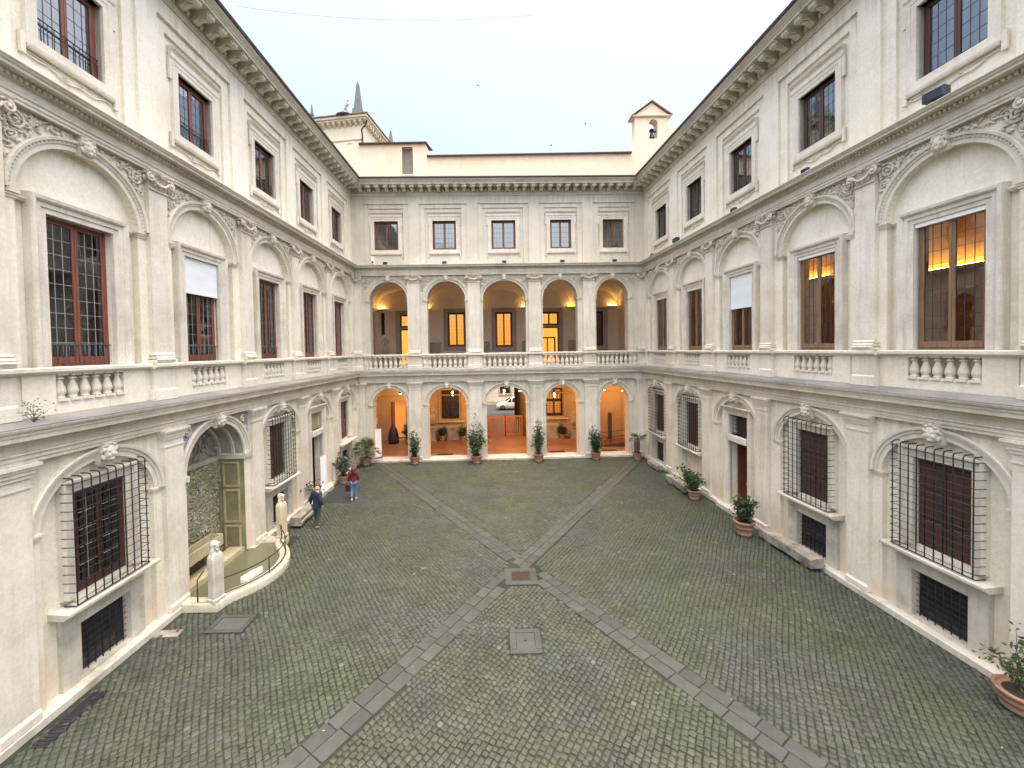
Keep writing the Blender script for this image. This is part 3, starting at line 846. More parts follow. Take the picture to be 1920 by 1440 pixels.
        f.tube([(p[0], -.145, z0 - .36) for p in pts[:9]], .012, 4); f.tube([(p[0], -.145, z0 - .36) for p in pts[16:]], .012, 4)
        for s in (-1, 1): spiral(f, uc + s * .16, -.14, z0 - .42, .06, 1.3, .014, s, 0, 4, 10)
        f.build('window_surround', TRIM, wing)
        window(wing, u0, u1, z0, z1, -.30, WOOD_RED if S == 'L' else WOOD_DARK, (3, 5), DARKCAME, 2, .07, .09, None, GLASS_D)
        c = MB(); c.rect(u0, u1, z0, z1, -.75); c.build('curtain_or_tint_sheet', CURTAIN_SKY, wing)
        if S == 'L' and i < 3:
            g = MB(); g.tube([(u0 + .03, -.24, z0 + .55), (u1 - .03, -.24, z0 + .55)], .014, 5); g.tube([(u0 + .03, -.24, z0 + .42), (u1 - .03, -.24, z0 + .42)], .010, 5)
            for q in range(11): x = u0 + .05 + (u1 - u0 - .1) * q / 10; g.tube([(x, -.24, z0 + .01), (x, -.24, z0 + .55)], .008, 4)
            g.build('window_guard', IRON, wing)
side_wing(wing_l, 'L')
side_wing(wing_r, 'R')

# ------------------------------------------------------------------ back wing with portico and loggia
def w_of(x, Y):                       # plan point -> (u, n) of the back wing
    q = w2l(wing_b, (x, Y, 0)); return q[0], q[1]
AX = [0.0] + B_PIL + [LB]
REAR = -5.75
def back_wing():
    wing = wing_b
    cornices(wing, 0, LB, ML, -MR, TRIM_B)
    W = MB()
    for i in range(5):
        lo, hi = AX[i], AX[i + 1]
        g0, g1 = B_OPEN_G[i]; f0, f1 = B_OPEN_F[i]
        gc, ga = (g0 + g1) / 2, (g1 - g0) / 2; fc, fa = (f0 + f1) / 2, (f1 - f0) / 2
        W.arch_wall(lo, hi, 0.0, 5.19, gc, ga, 3.70, 1.12, GN, GN - .85)
        W.arch_wall(lo, hi, 0.0, 5.19, gc, ga, 3.70, 1.12, GN - .85, GN - .849)
        W.arch_wall(lo, hi, 6.0, 12.17, fc, fa, 10.55, 1.26, 0.0, -.70)
        W.arch_wall(lo, hi, 6.0, 12.17, fc, fa, 10.55, 1.26, -.70, -.699)
        p1 = (B_PAN[i][0], B_PAN[i][1], 12.80, 16.85); p2 = (p1[0] + .36, p1[1] - .36, 12.80, 16.58)
        wn2 = (B_WIN[i][0], B_WIN[i][1], 13.88, 15.76)
        W.holes(lo, hi, 12.80, 17.40, 0.0, [p1]); W.reveal(*p1, 0.0, -.07, False)
        W.holes(*p1, -.07, [p2]); W.reveal(*p2, -.07, -.14, False)
        W.holes(*p2, -.14, [wn2]); W.reveal(*wn2, -.14, -.45)
        # mouldings
        archivolt(wing, gc, ga, 3.70, 1.12, GN, .26, TRIM_B, False)
        put('keystone', KEY_G, CARVED, wing, (gc, -GN, 4.70), 0, (.85, 1, .95))
        archivolt(wing, fc, fa, 10.55, 1.26, 0.0, .22, TRIM_B, False)
        put('keystone', KEY_F, CARVED, wing, (fc, 0, 11.75), 0, (.9, 1, .9))
        for s in (-1, 1):
            e0, e1 = sorted((gc + s * ga, gc + s * (ga + .26))); impost(wing, e0, e1, 3.58, 3.72, GN, TRIM_B, .05, GN - .86)
            e0, e1 = sorted((fc + s * fa, fc + s * (fa + .22))); impost(wing, e0, e1, 10.42, 10.56, 0.0, TRIM_B, .05, -.71)
            tag(put('spandrel_relief', SP[(s, i % 2)], CARVED, wing, (fc, 0, 10.50), 0, (min((hi - lo) / 2 - .30, 1.75) / 1.60, 1, 1)), kind='stuff')
        # balustrade
        b0, b1 = lo + (.46 if i else .56), hi - (.46 if i < 4 else .56)
        r = MB(); r.sweep([(-.12, 6.87), (.06, 6.87), (.09, 6.90), (.12, 6.92), (.12, 7.0), (.10, 7.02), (-.14, 7.025), (-.16, 7.0), (-.16, 6.90), (-.12, 6.87)], b0, b1); r.build('parapet_rail', TRIM_B, wing)
        r = MB(); r.sweep([(-.12, 6.0), (.10, 6.0), (.10, 6.09), (.08, 6.115), (-.12, 6.115)], b0, b1); r.build('parapet_base', TRIM_B, wing)
        n = 9
        for q in range(n): put('baluster', BAL_BACK, TRIM_B, wing, (b0 + (b1 - b0) * (q + .5) / n, .01, 6.112))
        # second-storey window
        u0, u1, z0, z1 = wn2; uc = (u0 + u1) / 2
        f = MB()
        f.frame(u0, u1, z0, z1, [(0, -.30), (0, -.08), (.12, -.08), (.13, -.065), (.235, -.06), (.245, -.14)], True)
        for s in (-1, 1):
            e = u0 if s < 0 else u1
            f.box(min(e + s * .235, e + s * .31), max(e + s * .235, e + s * .31), -.14, -.075, z1 - .30, z1 + .26)
            f.box(min(e + s * .235, e + s * .31), max(e + s * .235, e + s * .31), -.14, -.075, z0 - .50, z0 - .10)
        f.sweep([(-.14, z1 + .25), (-.06, z1 + .25), (-.04, z1 + .29), (-.05, z1 + .42), (-.02, z1 + .46), (.03, z1 + .50), (.05, z1 + .55), (-.14, z1 + .58)], u0 - .30, u1 + .30)
        f.sweep([(-.14, z0 - .32), (-.07, z0 - .32), (-.05, z0 - .28), (-.04, z0 - .22), (-.14, z0 - .21)], u0 - .26, u1 + .26)
        f.build('window_surround', TRIM_B, wing)
        window(wing, u0, u1, z0, z1, -.30, WOOD_RED, (3, 5), DARKCAME, 2, .07, .09, None, GLASS_D)
        c = MB()
        for q in range(14):
            xa = u0 + (u1 - u0) * q / 14; xb = u0 + (u1 - u0) * (q + 1) / 14
            c.quad((xa, -.40 - .03 * (q % 2), z0), (xb, -.40 - .03 * ((q + 1) % 2), z0), (xb, -.40 - .03 * ((q + 1) % 2), z1), (xa, -.40 - .03 * (q % 2), z1))
        c.build('curtain_or_tint_sheet', CURTAIN_SKY, wing)
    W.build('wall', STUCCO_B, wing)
    for u in B_PIL:
        pilaster_ground(wing, u, .82, TRIM_B); pilaster_first(wing, u, .80, TRIM_B, CAP_B)
    for u in (.30, LB - .27):
        pilaster_ground(wing, u + (.10 if u < 5 else -.10), .66, TRIM_B); pilaster_first(wing, u, .54, TRIM_B, CAP_S, .7)
    # rooms of the top storey
    m = MB(); m.rect(.2, LB - .2, 12.9, 17.3, -5.5)
    for z in (12.9, 17.3): m.quad((.2, -.15, z), (LB - .2, -.15, z), (LB - .2, -5.5, z), (.2, -5.5, z))
    for u in (.2, LB - .2): m.quad((u, -.15, 12.9), (u, -5.5, 12.9), (u, -5.5, 17.3), (u, -.15, 17.3))
    m.build('room', ROOM, wing)

    # step and floors
    s = MB()
    s.sweep([(-.7, -.03), (.40, -.03), (.40, .10), (.385, .115), (-.7, .118)], .40, LB - .40); s.build('portico_step', MARBLE, wing)
    fl = MB(); fl.quad((-1.5, -.60, .119), (LB + .5, -.60, .119), (LB + .5, -6.4, .119), (-1.5, -6.4, .119)); fl.build('portico_floor', TERRAFLOOR, wing)
    for u0 in (5.2, 12.9, 16.5):
        mt = MB(); mt.box(u0, u0 + 1.05, -1.05, -.62, .121, .135); mt.build('sunk_doormat', BLACK, wing)
    fl = MB(); fl.box(0, LB, REAR - .2, -.02, 5.92, 6.02); fl.build('loggia_floor', TERRAFLOOR, wing)
    # vaults: one groin vault per bay and storey
    for nm, sp, cr, n0, mat in (('portico_vault', 3.80, 5.30, GN - .85, OCHRE), ('loggia_vault', 10.62, 12.02, -.70, LOGGIA)):
        for i in range(5):
            lo, hi = AX[i], AX[i + 1]; uc, hu = (lo + hi) / 2, (hi - lo) / 2; nc, hn = (n0 + REAR) / 2, (n0 - REAR) / 2
            m = MB(); N = 22; idx = []
            for a in range(N + 1):
                u = uc - hu * math.cos(PI * a / N); row = []
                for b in range(N + 1):
                    n = nc + hn * math.cos(PI * b / N)
                    za = math.sqrt(max(0, 1 - ((u - uc) / hu) ** 2)); zb = math.sqrt(max(0, 1 - ((n - nc) / hn) ** 2))
                    row.append(m.P(u, n, sp + (cr - sp) * max(za, zb)))
                idx.append(row)
            for a in range(N):
                for b in range(N): m.face([idx[a][b], idx[a + 1][b], idx[a + 1][b + 1], idx[a][b + 1]])
            m.build(nm, mat, wing)
    # rear walls: portico
    po = [(-.10 + 9.05 - .45, 11.90, .12, 4.7)]               # passage to the street
    wins = [(5.00, 6.40, 1.75, 4.05), (13.40, 14.80, 1.80, 4.05)]
    door = (.95, 2.10, .12, 3.2)
    m = MB(); m.holes(-1.5, LB + .8, .1, 5.9, REAR, po + wins + [door])
    for h in wins + [door]: m.reveal(*h, REAR, REAR - .35)
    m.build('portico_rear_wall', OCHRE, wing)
    m = MB(); m.sweep([(REAR, 3.60), (REAR + .06, 3.60), (REAR + .10, 3.66), (REAR + .12, 3.72), (REAR, 3.74)], -.2, po[0][0] - .3); m.sweep([(REAR, 3.60), (REAR + .06, 3.60), (REAR + .10, 3.66), (REAR + .12, 3.72), (REAR, 3.74)], po[0][1] + .3, LB + .2)
    m.build('wall_band', OCHRE, wing)
    m = MB()
    for u in (-1.0, LB + .3): m.rect(u, u, 0, 6, 0); m.quad((u, GN - .9, .1), (u, REAR, .1), (u, REAR, 5.9), (u, GN - .9, 5.9))
    m.quad((-1.0, GN - .86, .1), (.45, GN - .86, .1), (.45, GN - .86, 5.9), (-1.0, GN - .86, 5.9)); m.quad((LB - .45, GN - .86, .1), (LB + .3, GN - .86, .1), (LB + .3, GN - .86, 5.9), (LB - .45, GN - .86, 5.9))
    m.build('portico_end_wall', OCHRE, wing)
    for h in wins:
        surround(wing, *h, REAR + .0, OCHRE, True, .7)
        window(wing, h[0], h[1], h[2], h[3], REAR - .2, WOOD_DARK, (2, 5), DARKCAME, 2, .09, .12, 3.05)
        s = MB(); s.sweep([(REAR, h[2] - .30), (REAR + .16, h[2] - .30), (REAR + .24, h[2] - .25), (REAR + .24, h[2] - .20), (REAR, h[2] - .18)], h[0] - .4, h[1] + .4); s.build('window_sill', TRAV, wing)
        flat_grille(wing, h[0], h[1], h[2], h[3], REAR + .12, 7, 12).name = 'iron_grille'
        c = MB(); c.rect(h[0], h[1], h[2], h[3], REAR - .34); c.build('lit_room_panel' if h[0] > 10 else 'curtain_or_tint_sheet', GLOW2 if h[0] > 10 else WOOD_DARK, wing)
    d = MB(); d.box(door[0] + .05, door[0] + .12, REAR - .9, REAR - .02, .13, 3.15); d.build('door', WOOD_RED, wing)
    c = MB(); c.rect(door[0] - .3, door[1] + .3, .12, 3.4, REAR - 1.2); c.build('lit_room_panel', GLOW2, wing)
    # passage through to the street
    p0, p1 = po[0][0], po[0][1]; PE = -16.2
    m = MB()
    m.quad((p0, REAR, .1), (p0, PE, .1), (p0, PE, 4.7), (p0, REAR, 4.7)); m.quad((p1, REAR, .1), (p1, PE, .1), (p1, PE, 4.7), (p1, REAR, 4.7)); m.quad((p0, REAR, 4.7), (p1, REAR, 4.7), (p1, PE, 4.7), (p0, PE, 4.7))
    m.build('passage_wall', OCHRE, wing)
    m = MB(); m.quad((p0, -6.39, .122), (p1, -6.39, .122), (p1, PE, .122), (p0, PE, .122)); m.build('passage_floor', TERRAFLOOR, wing)
    m = MB(); m.holes(-6, LB + 8, 0, 9.0, PE, [(p0, p1, -.1, 4.7)]); m.build('street_front_wall', OCHRE, wing)
    for u0, u1 in ((p0 + .02, p0 + .12), (p1 - .42, p1 - .04)):
        d = MB(); d.box(u0, u1, -14.6, -14.5, .13, 4.65); d.box(u1 - .08, u1, -14.5, -13.2, .13, 4.65)
        for z in (.5, 1.6, 2.7, 3.7): d.tbox(u0 + .03, u1 - .1, -14.5, -14.47, z, z + .85, .02) if u1 - u0 > .2 else None
        d.build('street_door_leaf', WOOD_DARK, wing)
    # loggia rear wall
    lo_w = [(5.62, 7.03, 7.54, 10.26), (9.45, 10.81, 7.44, 10.25), (16.85, 18.19, 7.40, 10.2)]
    lo_d = [(1.81, 3.25, 6.02, 10.17), (12.99, 14.57, 6.02, 10.2)]
    slit = (.30, .62, 8.58, 10.35)
    m = MB(); m.holes(-.2, LB + .2, 5.9, 12.1, REAR, lo_w + lo_d + [slit])
    for h in lo_w + lo_d + [slit]: m.reveal(*h, REAR, REAR - .45)
    for u in (-.1, LB + .1): m.quad((u, -.6, 5.9), (u, REAR, 5.9), (u, REAR, 12.1), (u, -.6, 12.1))
    m.build('loggia_wall', LOGGIA, wing)
    for a, b in ((0, 1.4), (3.6, 5.2), (7.4, 9.05), (11.2, 12.6), (15.0, 16.5), (18.55, LB)):
        m = MB(); m.sweep([(REAR, 10.36), (REAR + .04, 10.36), (REAR + .07, 10.42), (REAR, 10.46)], a, b); m.build('wall_band', LOGGIA, wing)
    GREYTRIM = MATS.get('loggia_grey') or stone('loggia_grey', (0.44, 0.37, 0.30), (0.39, 0.325, 0.26), (0.48, 0.41, 0.34), 0.1)
    for k, h in enumerate(lo_w):
        surround(wing, *h, REAR + .01, GREYTRIM, True, .95)
        window(wing, h[0], h[1], h[2], h[3], REAR - .12, WOOD_DARK, (3, 9), DARKCAME, 2, .09, .10)
        c = MB(); c.rect(h[0], h[1], h[2], h[3], REAR - .44); c.build('lit_sheer_curtain', GLOW if k < 2 else plain('dim_interior', (.20, .10, .05)), wing)
    for h in lo_d:
        surround(wing, *h, REAR + .01, GREYTRIM, False, .95)
        t = MB(); t.box(h[0], h[1], REAR - .25, REAR + .02, 9.0, 9.13); t.build('door_lintel', GREYTRIM, wing)
        window(wing, h[0], h[1], 9.13, h[3], REAR - .12, WOOD_DARK, (2, 4), DARKCAME, 2, .08, .08)
        f = MB(); f.box(h[0], h[0] + .10, REAR - .2, REAR - .1, 6.03, 9.0); f.box(h[1] - .10, h[1], REAR - .2, REAR - .1, 6.03, 9.0); f.box(h[0] + .1, h[1] - .1, REAR - .2, REAR - .1, 8.9, 9.0)
        f.build('door_frame', WOOD_DARK, wing)
        c = MB(); c.rect(h[0] - .2, h[1] + .2, 6.0, 10.4, REAR - 1.6); c.build('lit_room_wall', GLOW, wing)
    h = lo_d[1]
    q = MB(); q.frame(13.35, 14.35, 6.03, 8.1, [(0, REAR - 1.2), (.0, REAR - 1.1), (.12, REAR - 1.1), (.12, REAR - 1.2)], False); q.build('inner_door_frame', WOOD_DARK, wing)
    q = MB(); q.box(13.75, 13.84, REAR - 1.2, REAR - 1.1, 6.03, 8.1); q.build('inner_door_post', WOOD_DARK, wing)
    q = MB(); q.rect(*slit, REAR - .44); q.build('slit_pane', plain('slit_dark', (.03, .03, .045), .2), wing)
    # uplit corbels from which the loggia vault springs
    for u in (.45, 3.96, 7.90, 11.91, 15.52, LB - .42):
        c = MB(); c.sweep([(REAR, 10.30), (REAR + .10, 10.36), (REAR + .20, 10.50), (REAR + .30, 10.56), (REAR + .32, 10.62), (REAR + .30, 10.63), (REAR, 10.60)], u - .34, u + .34)
        o = c.build('corbel', LOGGIA, wing)
        e = MB(); e.box(u - .30, u + .30, REAR + .15, REAR + .26, 10.635, 10.66); e.build('uplight', STRIP, o)
back_wing()

# warm uplighters inside the galleries of the right wing, seen through its first-floor windows
for u0, u1, zl, dd in ((12.6, 16.4, 9.45, -3.2), (8.6, 11.0, 9.95, -3.0), (2.0, 3.8, 10.45, -1.6)):
    c = MB(); c.box(u0, u1, dd - .05, dd + .25, zl - .10, zl); c.rect(u0, u1, 6.1, 12.0, dd - .05); o = c.build('gallery_partition', ROOM_WARM, wing_r)
    e = MB(); e.box(u0 + .1, u1 - .1, dd + .06, dd + .16, zl + .005, zl + .03); e.build('uplight', STRIP_G, o)

# ------------------------------------------------------------------ fountain niche of the left wing
def niche():
    wing = wing_l; uc, a, zs, b = -13.45, 1.36, 3.66, 1.30
    BK = GN - .95
    m = MB(); top = lambda u: zs + b * math.sqrt(max(0, 1 - ((u - uc) / a) ** 2))
    N, K = 52, 84                                             # rough pebble-work back wall
    rnd = np.random.default_rng(5)
    idx = []
    for i in range(N + 1):
        u = uc - a + 2 * a * i / N; t = min(top(u), 3.50); row = []
        for k in range(K + 1):
            z = -.05 + (3.50 + .05) * k / K
            row.append(m.P(u + float(rnd.uniform(-.012, .012)), BK + float(rnd.uniform(0, .06)) + .05 * math.sin(u * 3 + z * 2.2), z))
        idx.append(row)
    for i in range(N):
        for k in range(K): m.face([idx[i][k], idx[i + 1][k], idx[i + 1][k + 1], idx[i][k + 1]])
    PEB = new_pebble()
    m.build('pebble_back', PEB, wing)
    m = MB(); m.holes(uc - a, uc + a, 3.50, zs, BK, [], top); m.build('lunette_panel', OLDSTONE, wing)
    m = MB(); m.sweep([(BK, 3.46), (BK + .10, 3.46), (BK + .13, 3.52), (BK + .15, 3.58), (BK, 3.60)], uc - a, uc + a)
    for s in (-1, 1):
        e = uc + s * a
        u0, u1 = sorted((e, e - s * .06)); m.box(u0, u1, BK, GN + .04, 3.46, 3.60)
    for s in (-1, 1):
        e = uc + s * a; u0, u1 = sorted((e, e + s * .27)); m.box(u0 - .03, u1 + .03, GN - .05, GN + .09, 3.50, 3.66)
    m.build('niche_cornice', TRAV, wing)
    rel = MB(); rr = random.Random(4)                         # figure relief in the lunette
    for q in range(70):
        t = rr.uniform(0, PI); r = rr.uniform(.15, 1.1)
        u = uc + r * a * .85 * math.cos(t); z = 3.68 + r * b * .75 * math.sin(t)
        if z < top(u) - .12: rel.blob((u, BK + .03, z), (rr.uniform(.03, .08), rr.uniform(.04, .09), rr.uniform(.05, .16)), 6, 4, rr.uniform(0, PI))
    for s in (-1, 1): spiral(rel, uc + s * .55, BK + .05, 3.95, .22, 1.6, .04, s, 0, 5, 18)
    tag(rel.build('lunette_relief', VAULTSTONE, wing), kind='stuff')
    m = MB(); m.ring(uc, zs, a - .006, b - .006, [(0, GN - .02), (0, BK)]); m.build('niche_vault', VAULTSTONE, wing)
    # vault ribs inside the arch
    m = MB(); m.ring(uc, zs, a - .02, b - .02, [(0, GN - .30), (-.03, GN - .32), (-.03, GN - .42), (0, GN - .44)]); m.ring(uc, zs, a - .02, b - .02, [(0, BK + .02), (-.06, BK + .02), (-.06, BK + .12), (0, BK + .14)]); m.build('vault_rib', TRAV, wing)
    # painted panels on the side walls
    for s in (-1, 1):
        e = uc + s * a - s * .006
        pn = MB()
        for z0, z1 in ((.15, 1.05), (1.15, 2.35), (2.45, 3.35)):
            n0, n1 = BK + .18, GN - .18
            for (p, q, r, t, w) in ((n0, n1, z0, z0 + .06, 0), (n0, n1, z1 - .06, z1, 0), (n0, n0 + .06, z0 + .06, z1 - .06, 0), (n1 - .06, n1, z0 + .06, z1 - .06, 0)):
                u0, u1 = sorted((e, e - s * .035)); pn.box(u0, u1, p, q, r, t)
        pn.build('panel_frame', YELLOWED, wing)
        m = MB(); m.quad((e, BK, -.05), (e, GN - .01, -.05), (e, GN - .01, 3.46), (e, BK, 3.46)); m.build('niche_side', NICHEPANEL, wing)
    # blue and stucco spandrels around the niche arch
    blue = stone('faded_blue_fresco', (0.24, 0.27, 0.36), (0.30, 0.27, 0.24), (0.40, 0.36, 0.30), .2, sc=2)
    for s in (-1, 1):
        m = MB(); ax = -15.35 + .33 if s < 0 else -11.42 - .33
        for i in range(14):
            t0 = PI / 2 - s * (PI / 2) * i / 14; t1 = PI / 2 - s * (PI / 2) * (i + 1) / 14
            p = (uc + (a + .26) * math.cos(t0), zs + (b + .26) * math.sin(t0)); q = (uc + (a + .26) * math.cos(t1), zs + (b + .26) * math.sin(t1))
            lim = (lambda u: max(u, ax)) if s < 0 else (lambda u: min(u, ax))
            m.quad((lim(p[0]), GN + .006, min(p[1], 5.18)), (lim(q[0]), GN + .006, min(q[1], 5.18)), (lim(q[0]), GN + .006, 5.18), (lim(p[0]), GN + .006, 5.18))
        m.build('spandrel_fresco', blue, wing)
        sc = MB(); spiral(sc, uc + s * 1.28, GN + .04, 4.92, .13, 1.5, .03, s, 1, 5, 16); spiral(sc, uc + s * 1.42, GN + .04, 4.62, .08, 1.3, .022, -s, 0, 5, 14); tag(sc.build('spandrel_relief', CARVED, wing), kind='stuff')

def new_pebble():
    m, nt, l, b = new_mat('pebble_mosaic')
    tc = nt.new('ShaderNodeTexCoord').outputs['Object']
    v = nt.new('ShaderNodeTexVoronoi'); v.inputs['Scale'].default_value = 22; l.new(tc, v.inputs['Vector'])
    c = ramp(nt, l, v.outputs['Color'], [(0.2, (0.09, 0.08, 0.065)), (0.5, (0.28, 0.25, 0.19)), (0.85, (0.50, 0.46, 0.37))])
    n = noise(nt, l, tc, 2.5, 5, .6); f = ramp(nt, l, n, [(.42, (0, 0, 0)), (.68, (.8, .8, .8))])
    c = mix(nt, l, f, c, (0.20, 0.23, 0.08))
    l.new(c, b.inputs['Base Color']); b.inputs['Roughness'].default_value = .8
    bump(nt, l, b, v.outputs['Distance'], .8, .03)
    return m
niche()

# ------------------------------------------------------------------ ground: soil sheet, cobbles, slab bands
def mat_cobble():
    m, nt, l, b = new_mat('cobble_basalt')
    tc = nt.new('ShaderNodeTexCoord').outputs['Object']
    at = nt.new('ShaderNodeAttribute'); at.attribute_name = 'tone'
    c = ramp(nt, l, at.outputs['Fac'], [(0.0, (0.041, 0.047, 0.039)), (0.45, (0.053, 0.060, 0.050)), (0.9, (0.067, 0.075, 0.063)), (1.0, (0.100, 0.108, 0.094))])
    big = noise(nt, l, tc, 0.42, 4, .6); f = ramp(nt, l, big, [(.40, (0, 0, 0)), (.66, (.85, .85, .85))])
    c = mix(nt, l, f, c, mix(nt, l, 1.0, c, (1.0, 1.10, 0.66), 'MULTIPLY'))
    big2 = noise(nt, l, tc, 0.30, 3, .6, (1, 1, 1)); f2 = ramp(nt, l, big2, [(.52, (0, 0, 0)), (.72, (.8, .8, .8))])
    c = mix(nt, l, f2, c, mix(nt, l, 1.0, c, (0.84, 1.0, 0.95), 'MULTIPLY'))
    worn = noise(nt, l, tc, .9, 5, .65); c = mix(nt, l, 1.0, c, ramp(nt, l, worn, [(.32, (.76, .76, .74)), (.5, (1, 1, 1)), (.70, (1.2, 1.2, 1.18))]), 'MULTIPLY')
    fine = noise(nt, l, tc, 45, 5, .65)
    c = mix(nt, l, 1.0, c, ramp(nt, l, fine, [(.3, (.78, .78, .78)), (.7, (1.15, 1.15, 1.15))]), 'MULTIPLY')
    l.new(c, b.inputs['Base Color']); b.inputs['Roughness'].default_value = .62; b.inputs['Specular IOR Level'].default_value = .35
    bump(nt, l, b, fine, .25, .01)
    return m
COBBLE = mat_cobble()
SLABM = stone('basalt_slab', (0.052, 0.057, 0.051), (0.039, 0.043, 0.038), (0.064, 0.070, 0.063), .15, sc=2.5, rough=.7)
def vary_by_object(m, lo=.80, hi=1.18):                       # each slab a little lighter or darker than the next
    nt, l = m.node_tree.nodes, m.node_tree.links; b = nt['Principled BSDF']
    src = b.inputs['Base Color'].links[0].from_socket
    oi = nt.new('ShaderNodeObjectInfo'); c = ramp(nt, l, oi.outputs['Random'], [(0, (lo, lo, lo)), (1, (hi, hi * .985, hi * .96))])
    l.new(mix(nt, l, 1.0, src, c, 'MULTIPLY'), b.inputs['Base Color'])
vary_by_object(SLABM)
JOINT = plain('joint_soil', (0.022, 0.025, 0.015), .95, 0, .5, 1.2)
RUST = plain('rusty_iron', (0.055, 0.029, 0.022), .8, .2, .4, 12)

gm = MB(False)
gm.quad((-400, -300, -.022), (400, -300, -.022), (400, 700, -.022), (-400, 700, -.022))
ground = gm.build('ground', JOINT)
tag(ground, 'courtyard paving of dark basalt cobbles crossed by diagonal slab bands', 'paving', kind='structure')

X0 = Vector((0.74, 13.47)); D1 = Vector((.66, 1)).normalized(); D2 = Vector((-.67, 1)).normalized()
def left_edge(y): return -9.2917 + .40 + (26.61 - y) * AL
def right_edge(y): return 9.9958 - .40 + (27.12 - y) * .0465
HALF = .325
def cobbles():
    allc = []                                                 # centre x, y, half along, half across, angle
    for qd, d in ((0, D2), (1, D1), (2, D1), (3, D1)):        # left, right, near, far field: direction of its courses
        n = Vector((-d.y, d.x)); ang = math.atan2(d.y, d.x)
        t = -24.0; rows = []
        while t < 24.0:
            pitch = .122 + .006 * math.sin(t * 3.1)
            s = -24.0 + RNG.uniform(0, .1)
            L = RNG.uniform(.105, .150, 430); pos = s + np.cumsum(L) - L / 2
            wob = .035 * np.sin(pos * .55 + t * .6) + .022 * np.sin(pos * 1.7 - t * 1.1)
            tt = t + wob + RNG.normal(0, .004, len(pos))
            x = X0.x + pos * d.x + tt * n.x; y = X0.y + pos * d.y + tt * n.y
            r1 = (x - X0.x) * D1.y - (y - X0.y) * D1.x; r2 = (x - X0.x) * D2.y - (y - X0.y) * D2.x   # right of each band is positive
            m_ = HALF + .03
            if qd == 0: k = (r1 < -m_) & (r2 < -m_)
            elif qd == 1: k = (r1 > m_) & (r2 > m_)
            elif qd == 2: k = (r1 > m_) & (r2 < -m_)
            else: k = (r1 < -m_) & (r2 > m_)
            k &= (y > 3.6) & (y < 26.45)
            k &= (x > -9.2917 + .46) & (x < 9.9958 - .46 + (27.12 - y) * .0465)
            k &= ~((x > .115) & (x < 1.215) & (y > 12.205) & (y < 13.235)) & ~((x > .175) & (x < 1.035) & (y > 9.385) & (y < 10.335))
            k &= ~((x > -7.75) & (x < -6.68) & (y > 10.30) & (y < 11.10))
            k &= ~(((x + 8.9) / 1.72) ** 2 + ((y - 13.3) / 2.05) ** 2 < 1.0) & ~((x < -7.85) & (y > 11.15) & (y < 15.9))
            for i in np.nonzero(k)[0]:
                allc.append((x[i], y[i], L[i] / 2 - RNG.uniform(.006, .011), pitch / 2 - RNG.uniform(.006, .011), ang + RNG.normal(0, .045)))
            t += pitch
    A = np.array(allc)
    N = len(A)
    tone = np.clip(RNG.normal(.45, .22, N), 0, .9); tone[RNG.random(N) < .002] = 1.0
    # those that show largest: nearest to the viewer and inside the picture
    px = CAM_CX + CAM_F * A[:, 0] / A[:, 1]; py = CAM_CY - 17 + CAM_F * CAM_H / A[:, 1]
    vis = (px > 15) & (px < 1905) & (py < 1432)
    dist = np.where(vis, A[:, 1] ** 2 + .12 * A[:, 0] ** 2, 1e9)
    near = set(np.argsort(dist)[:300].tolist())
    zt = RNG.normal(0, .0045, N)
    def geo(i0):
        ca, sa = np.cos(A[i0, 4]), np.sin(A[i0, 4])
        M = len(i0); V = np.zeros((M, 12, 3))
        cs = np.array([(-1, -1), (1, -1), (1, 1), (-1, 1)], float)
        for k in range(4):
            jx = RNG.uniform(-.010, .010, M); jy = RNG.uniform(-.010, .010, M)
            for lvl, (f, z) in enumerate(((1.0, -.03), (.97, -.009), (.76, 0.0))):
                lx = (A[i0, 2] + jx * cs[k, 0]) * cs[k, 0] * f; ly = (A[i0, 3] + jy * cs[k, 1]) * cs[k, 1] * f
                V[:, lvl * 4 + k, 0] = A[i0, 0] + lx * ca - ly * sa
                V[:, lvl * 4 + k, 1] = A[i0, 1] + lx * sa + ly * ca
                V[:, lvl * 4 + k, 2] = z + (zt[i0] + RNG.normal(0, .0022, M) if lvl else 0)
        return V
    F = []
    for lvl in range(2):
        for k in range(4):
            a, b_ = lvl * 4 + k, lvl * 4 + (k + 1) % 4; F.append((a, b_, b_ + 4, a + 4))
    F.append((8, 9, 10, 11)); F = np.array(F)
    rest = np.array([i for i in range(N) if i not in near])
    V = geo(rest); M = len(rest)
    me = bpy.data.meshes.new('cobbles')
    me.vertices.add(M * 12); me.vertices.foreach_set('co', V.reshape(-1))
    FF = (F[None] + (np.arange(M) * 12)[:, None, None]).reshape(-1)
    me.loops.add(len(FF)); me.loops.foreach_set('vertex_index', FF.astype(np.int32))
    nf = M * 9; me.polygons.add(nf)
    me.polygons.foreach_set('loop_start', (np.arange(nf) * 4).astype(np.int32)); me.polygons.foreach_set('loop_total', np.full(nf, 4, np.int32))
    at = me.attributes.new('tone', 'FLOAT', 'POINT'); at.data.foreach_set('value', np.repeat(tone[rest], 12))
    me.update(calc_edges=True); me.validate()
    o = put('cobbles', me, COBBLE, ground); tag(o, kind='stuff')
    nl = np.array(sorted(near)); V = geo(nl)
    for j, i in enumerate(nl):
        c = A[i, :2]; vv = V[j].copy(); vv[:, :2] -= c
        me = bpy.data.meshes.new('cobble'); me.from_pydata([tuple(q) for q in vv], [], [tuple(int(w) for w in f) for f in F])
        at = me.attributes.new('tone', 'FLOAT', 'POINT'); at.data.foreach_set('value', np.full(12, tone[i]))
        put('cobble', me, COBBLE, ground, (c[0], c[1], 0))
cobbles()

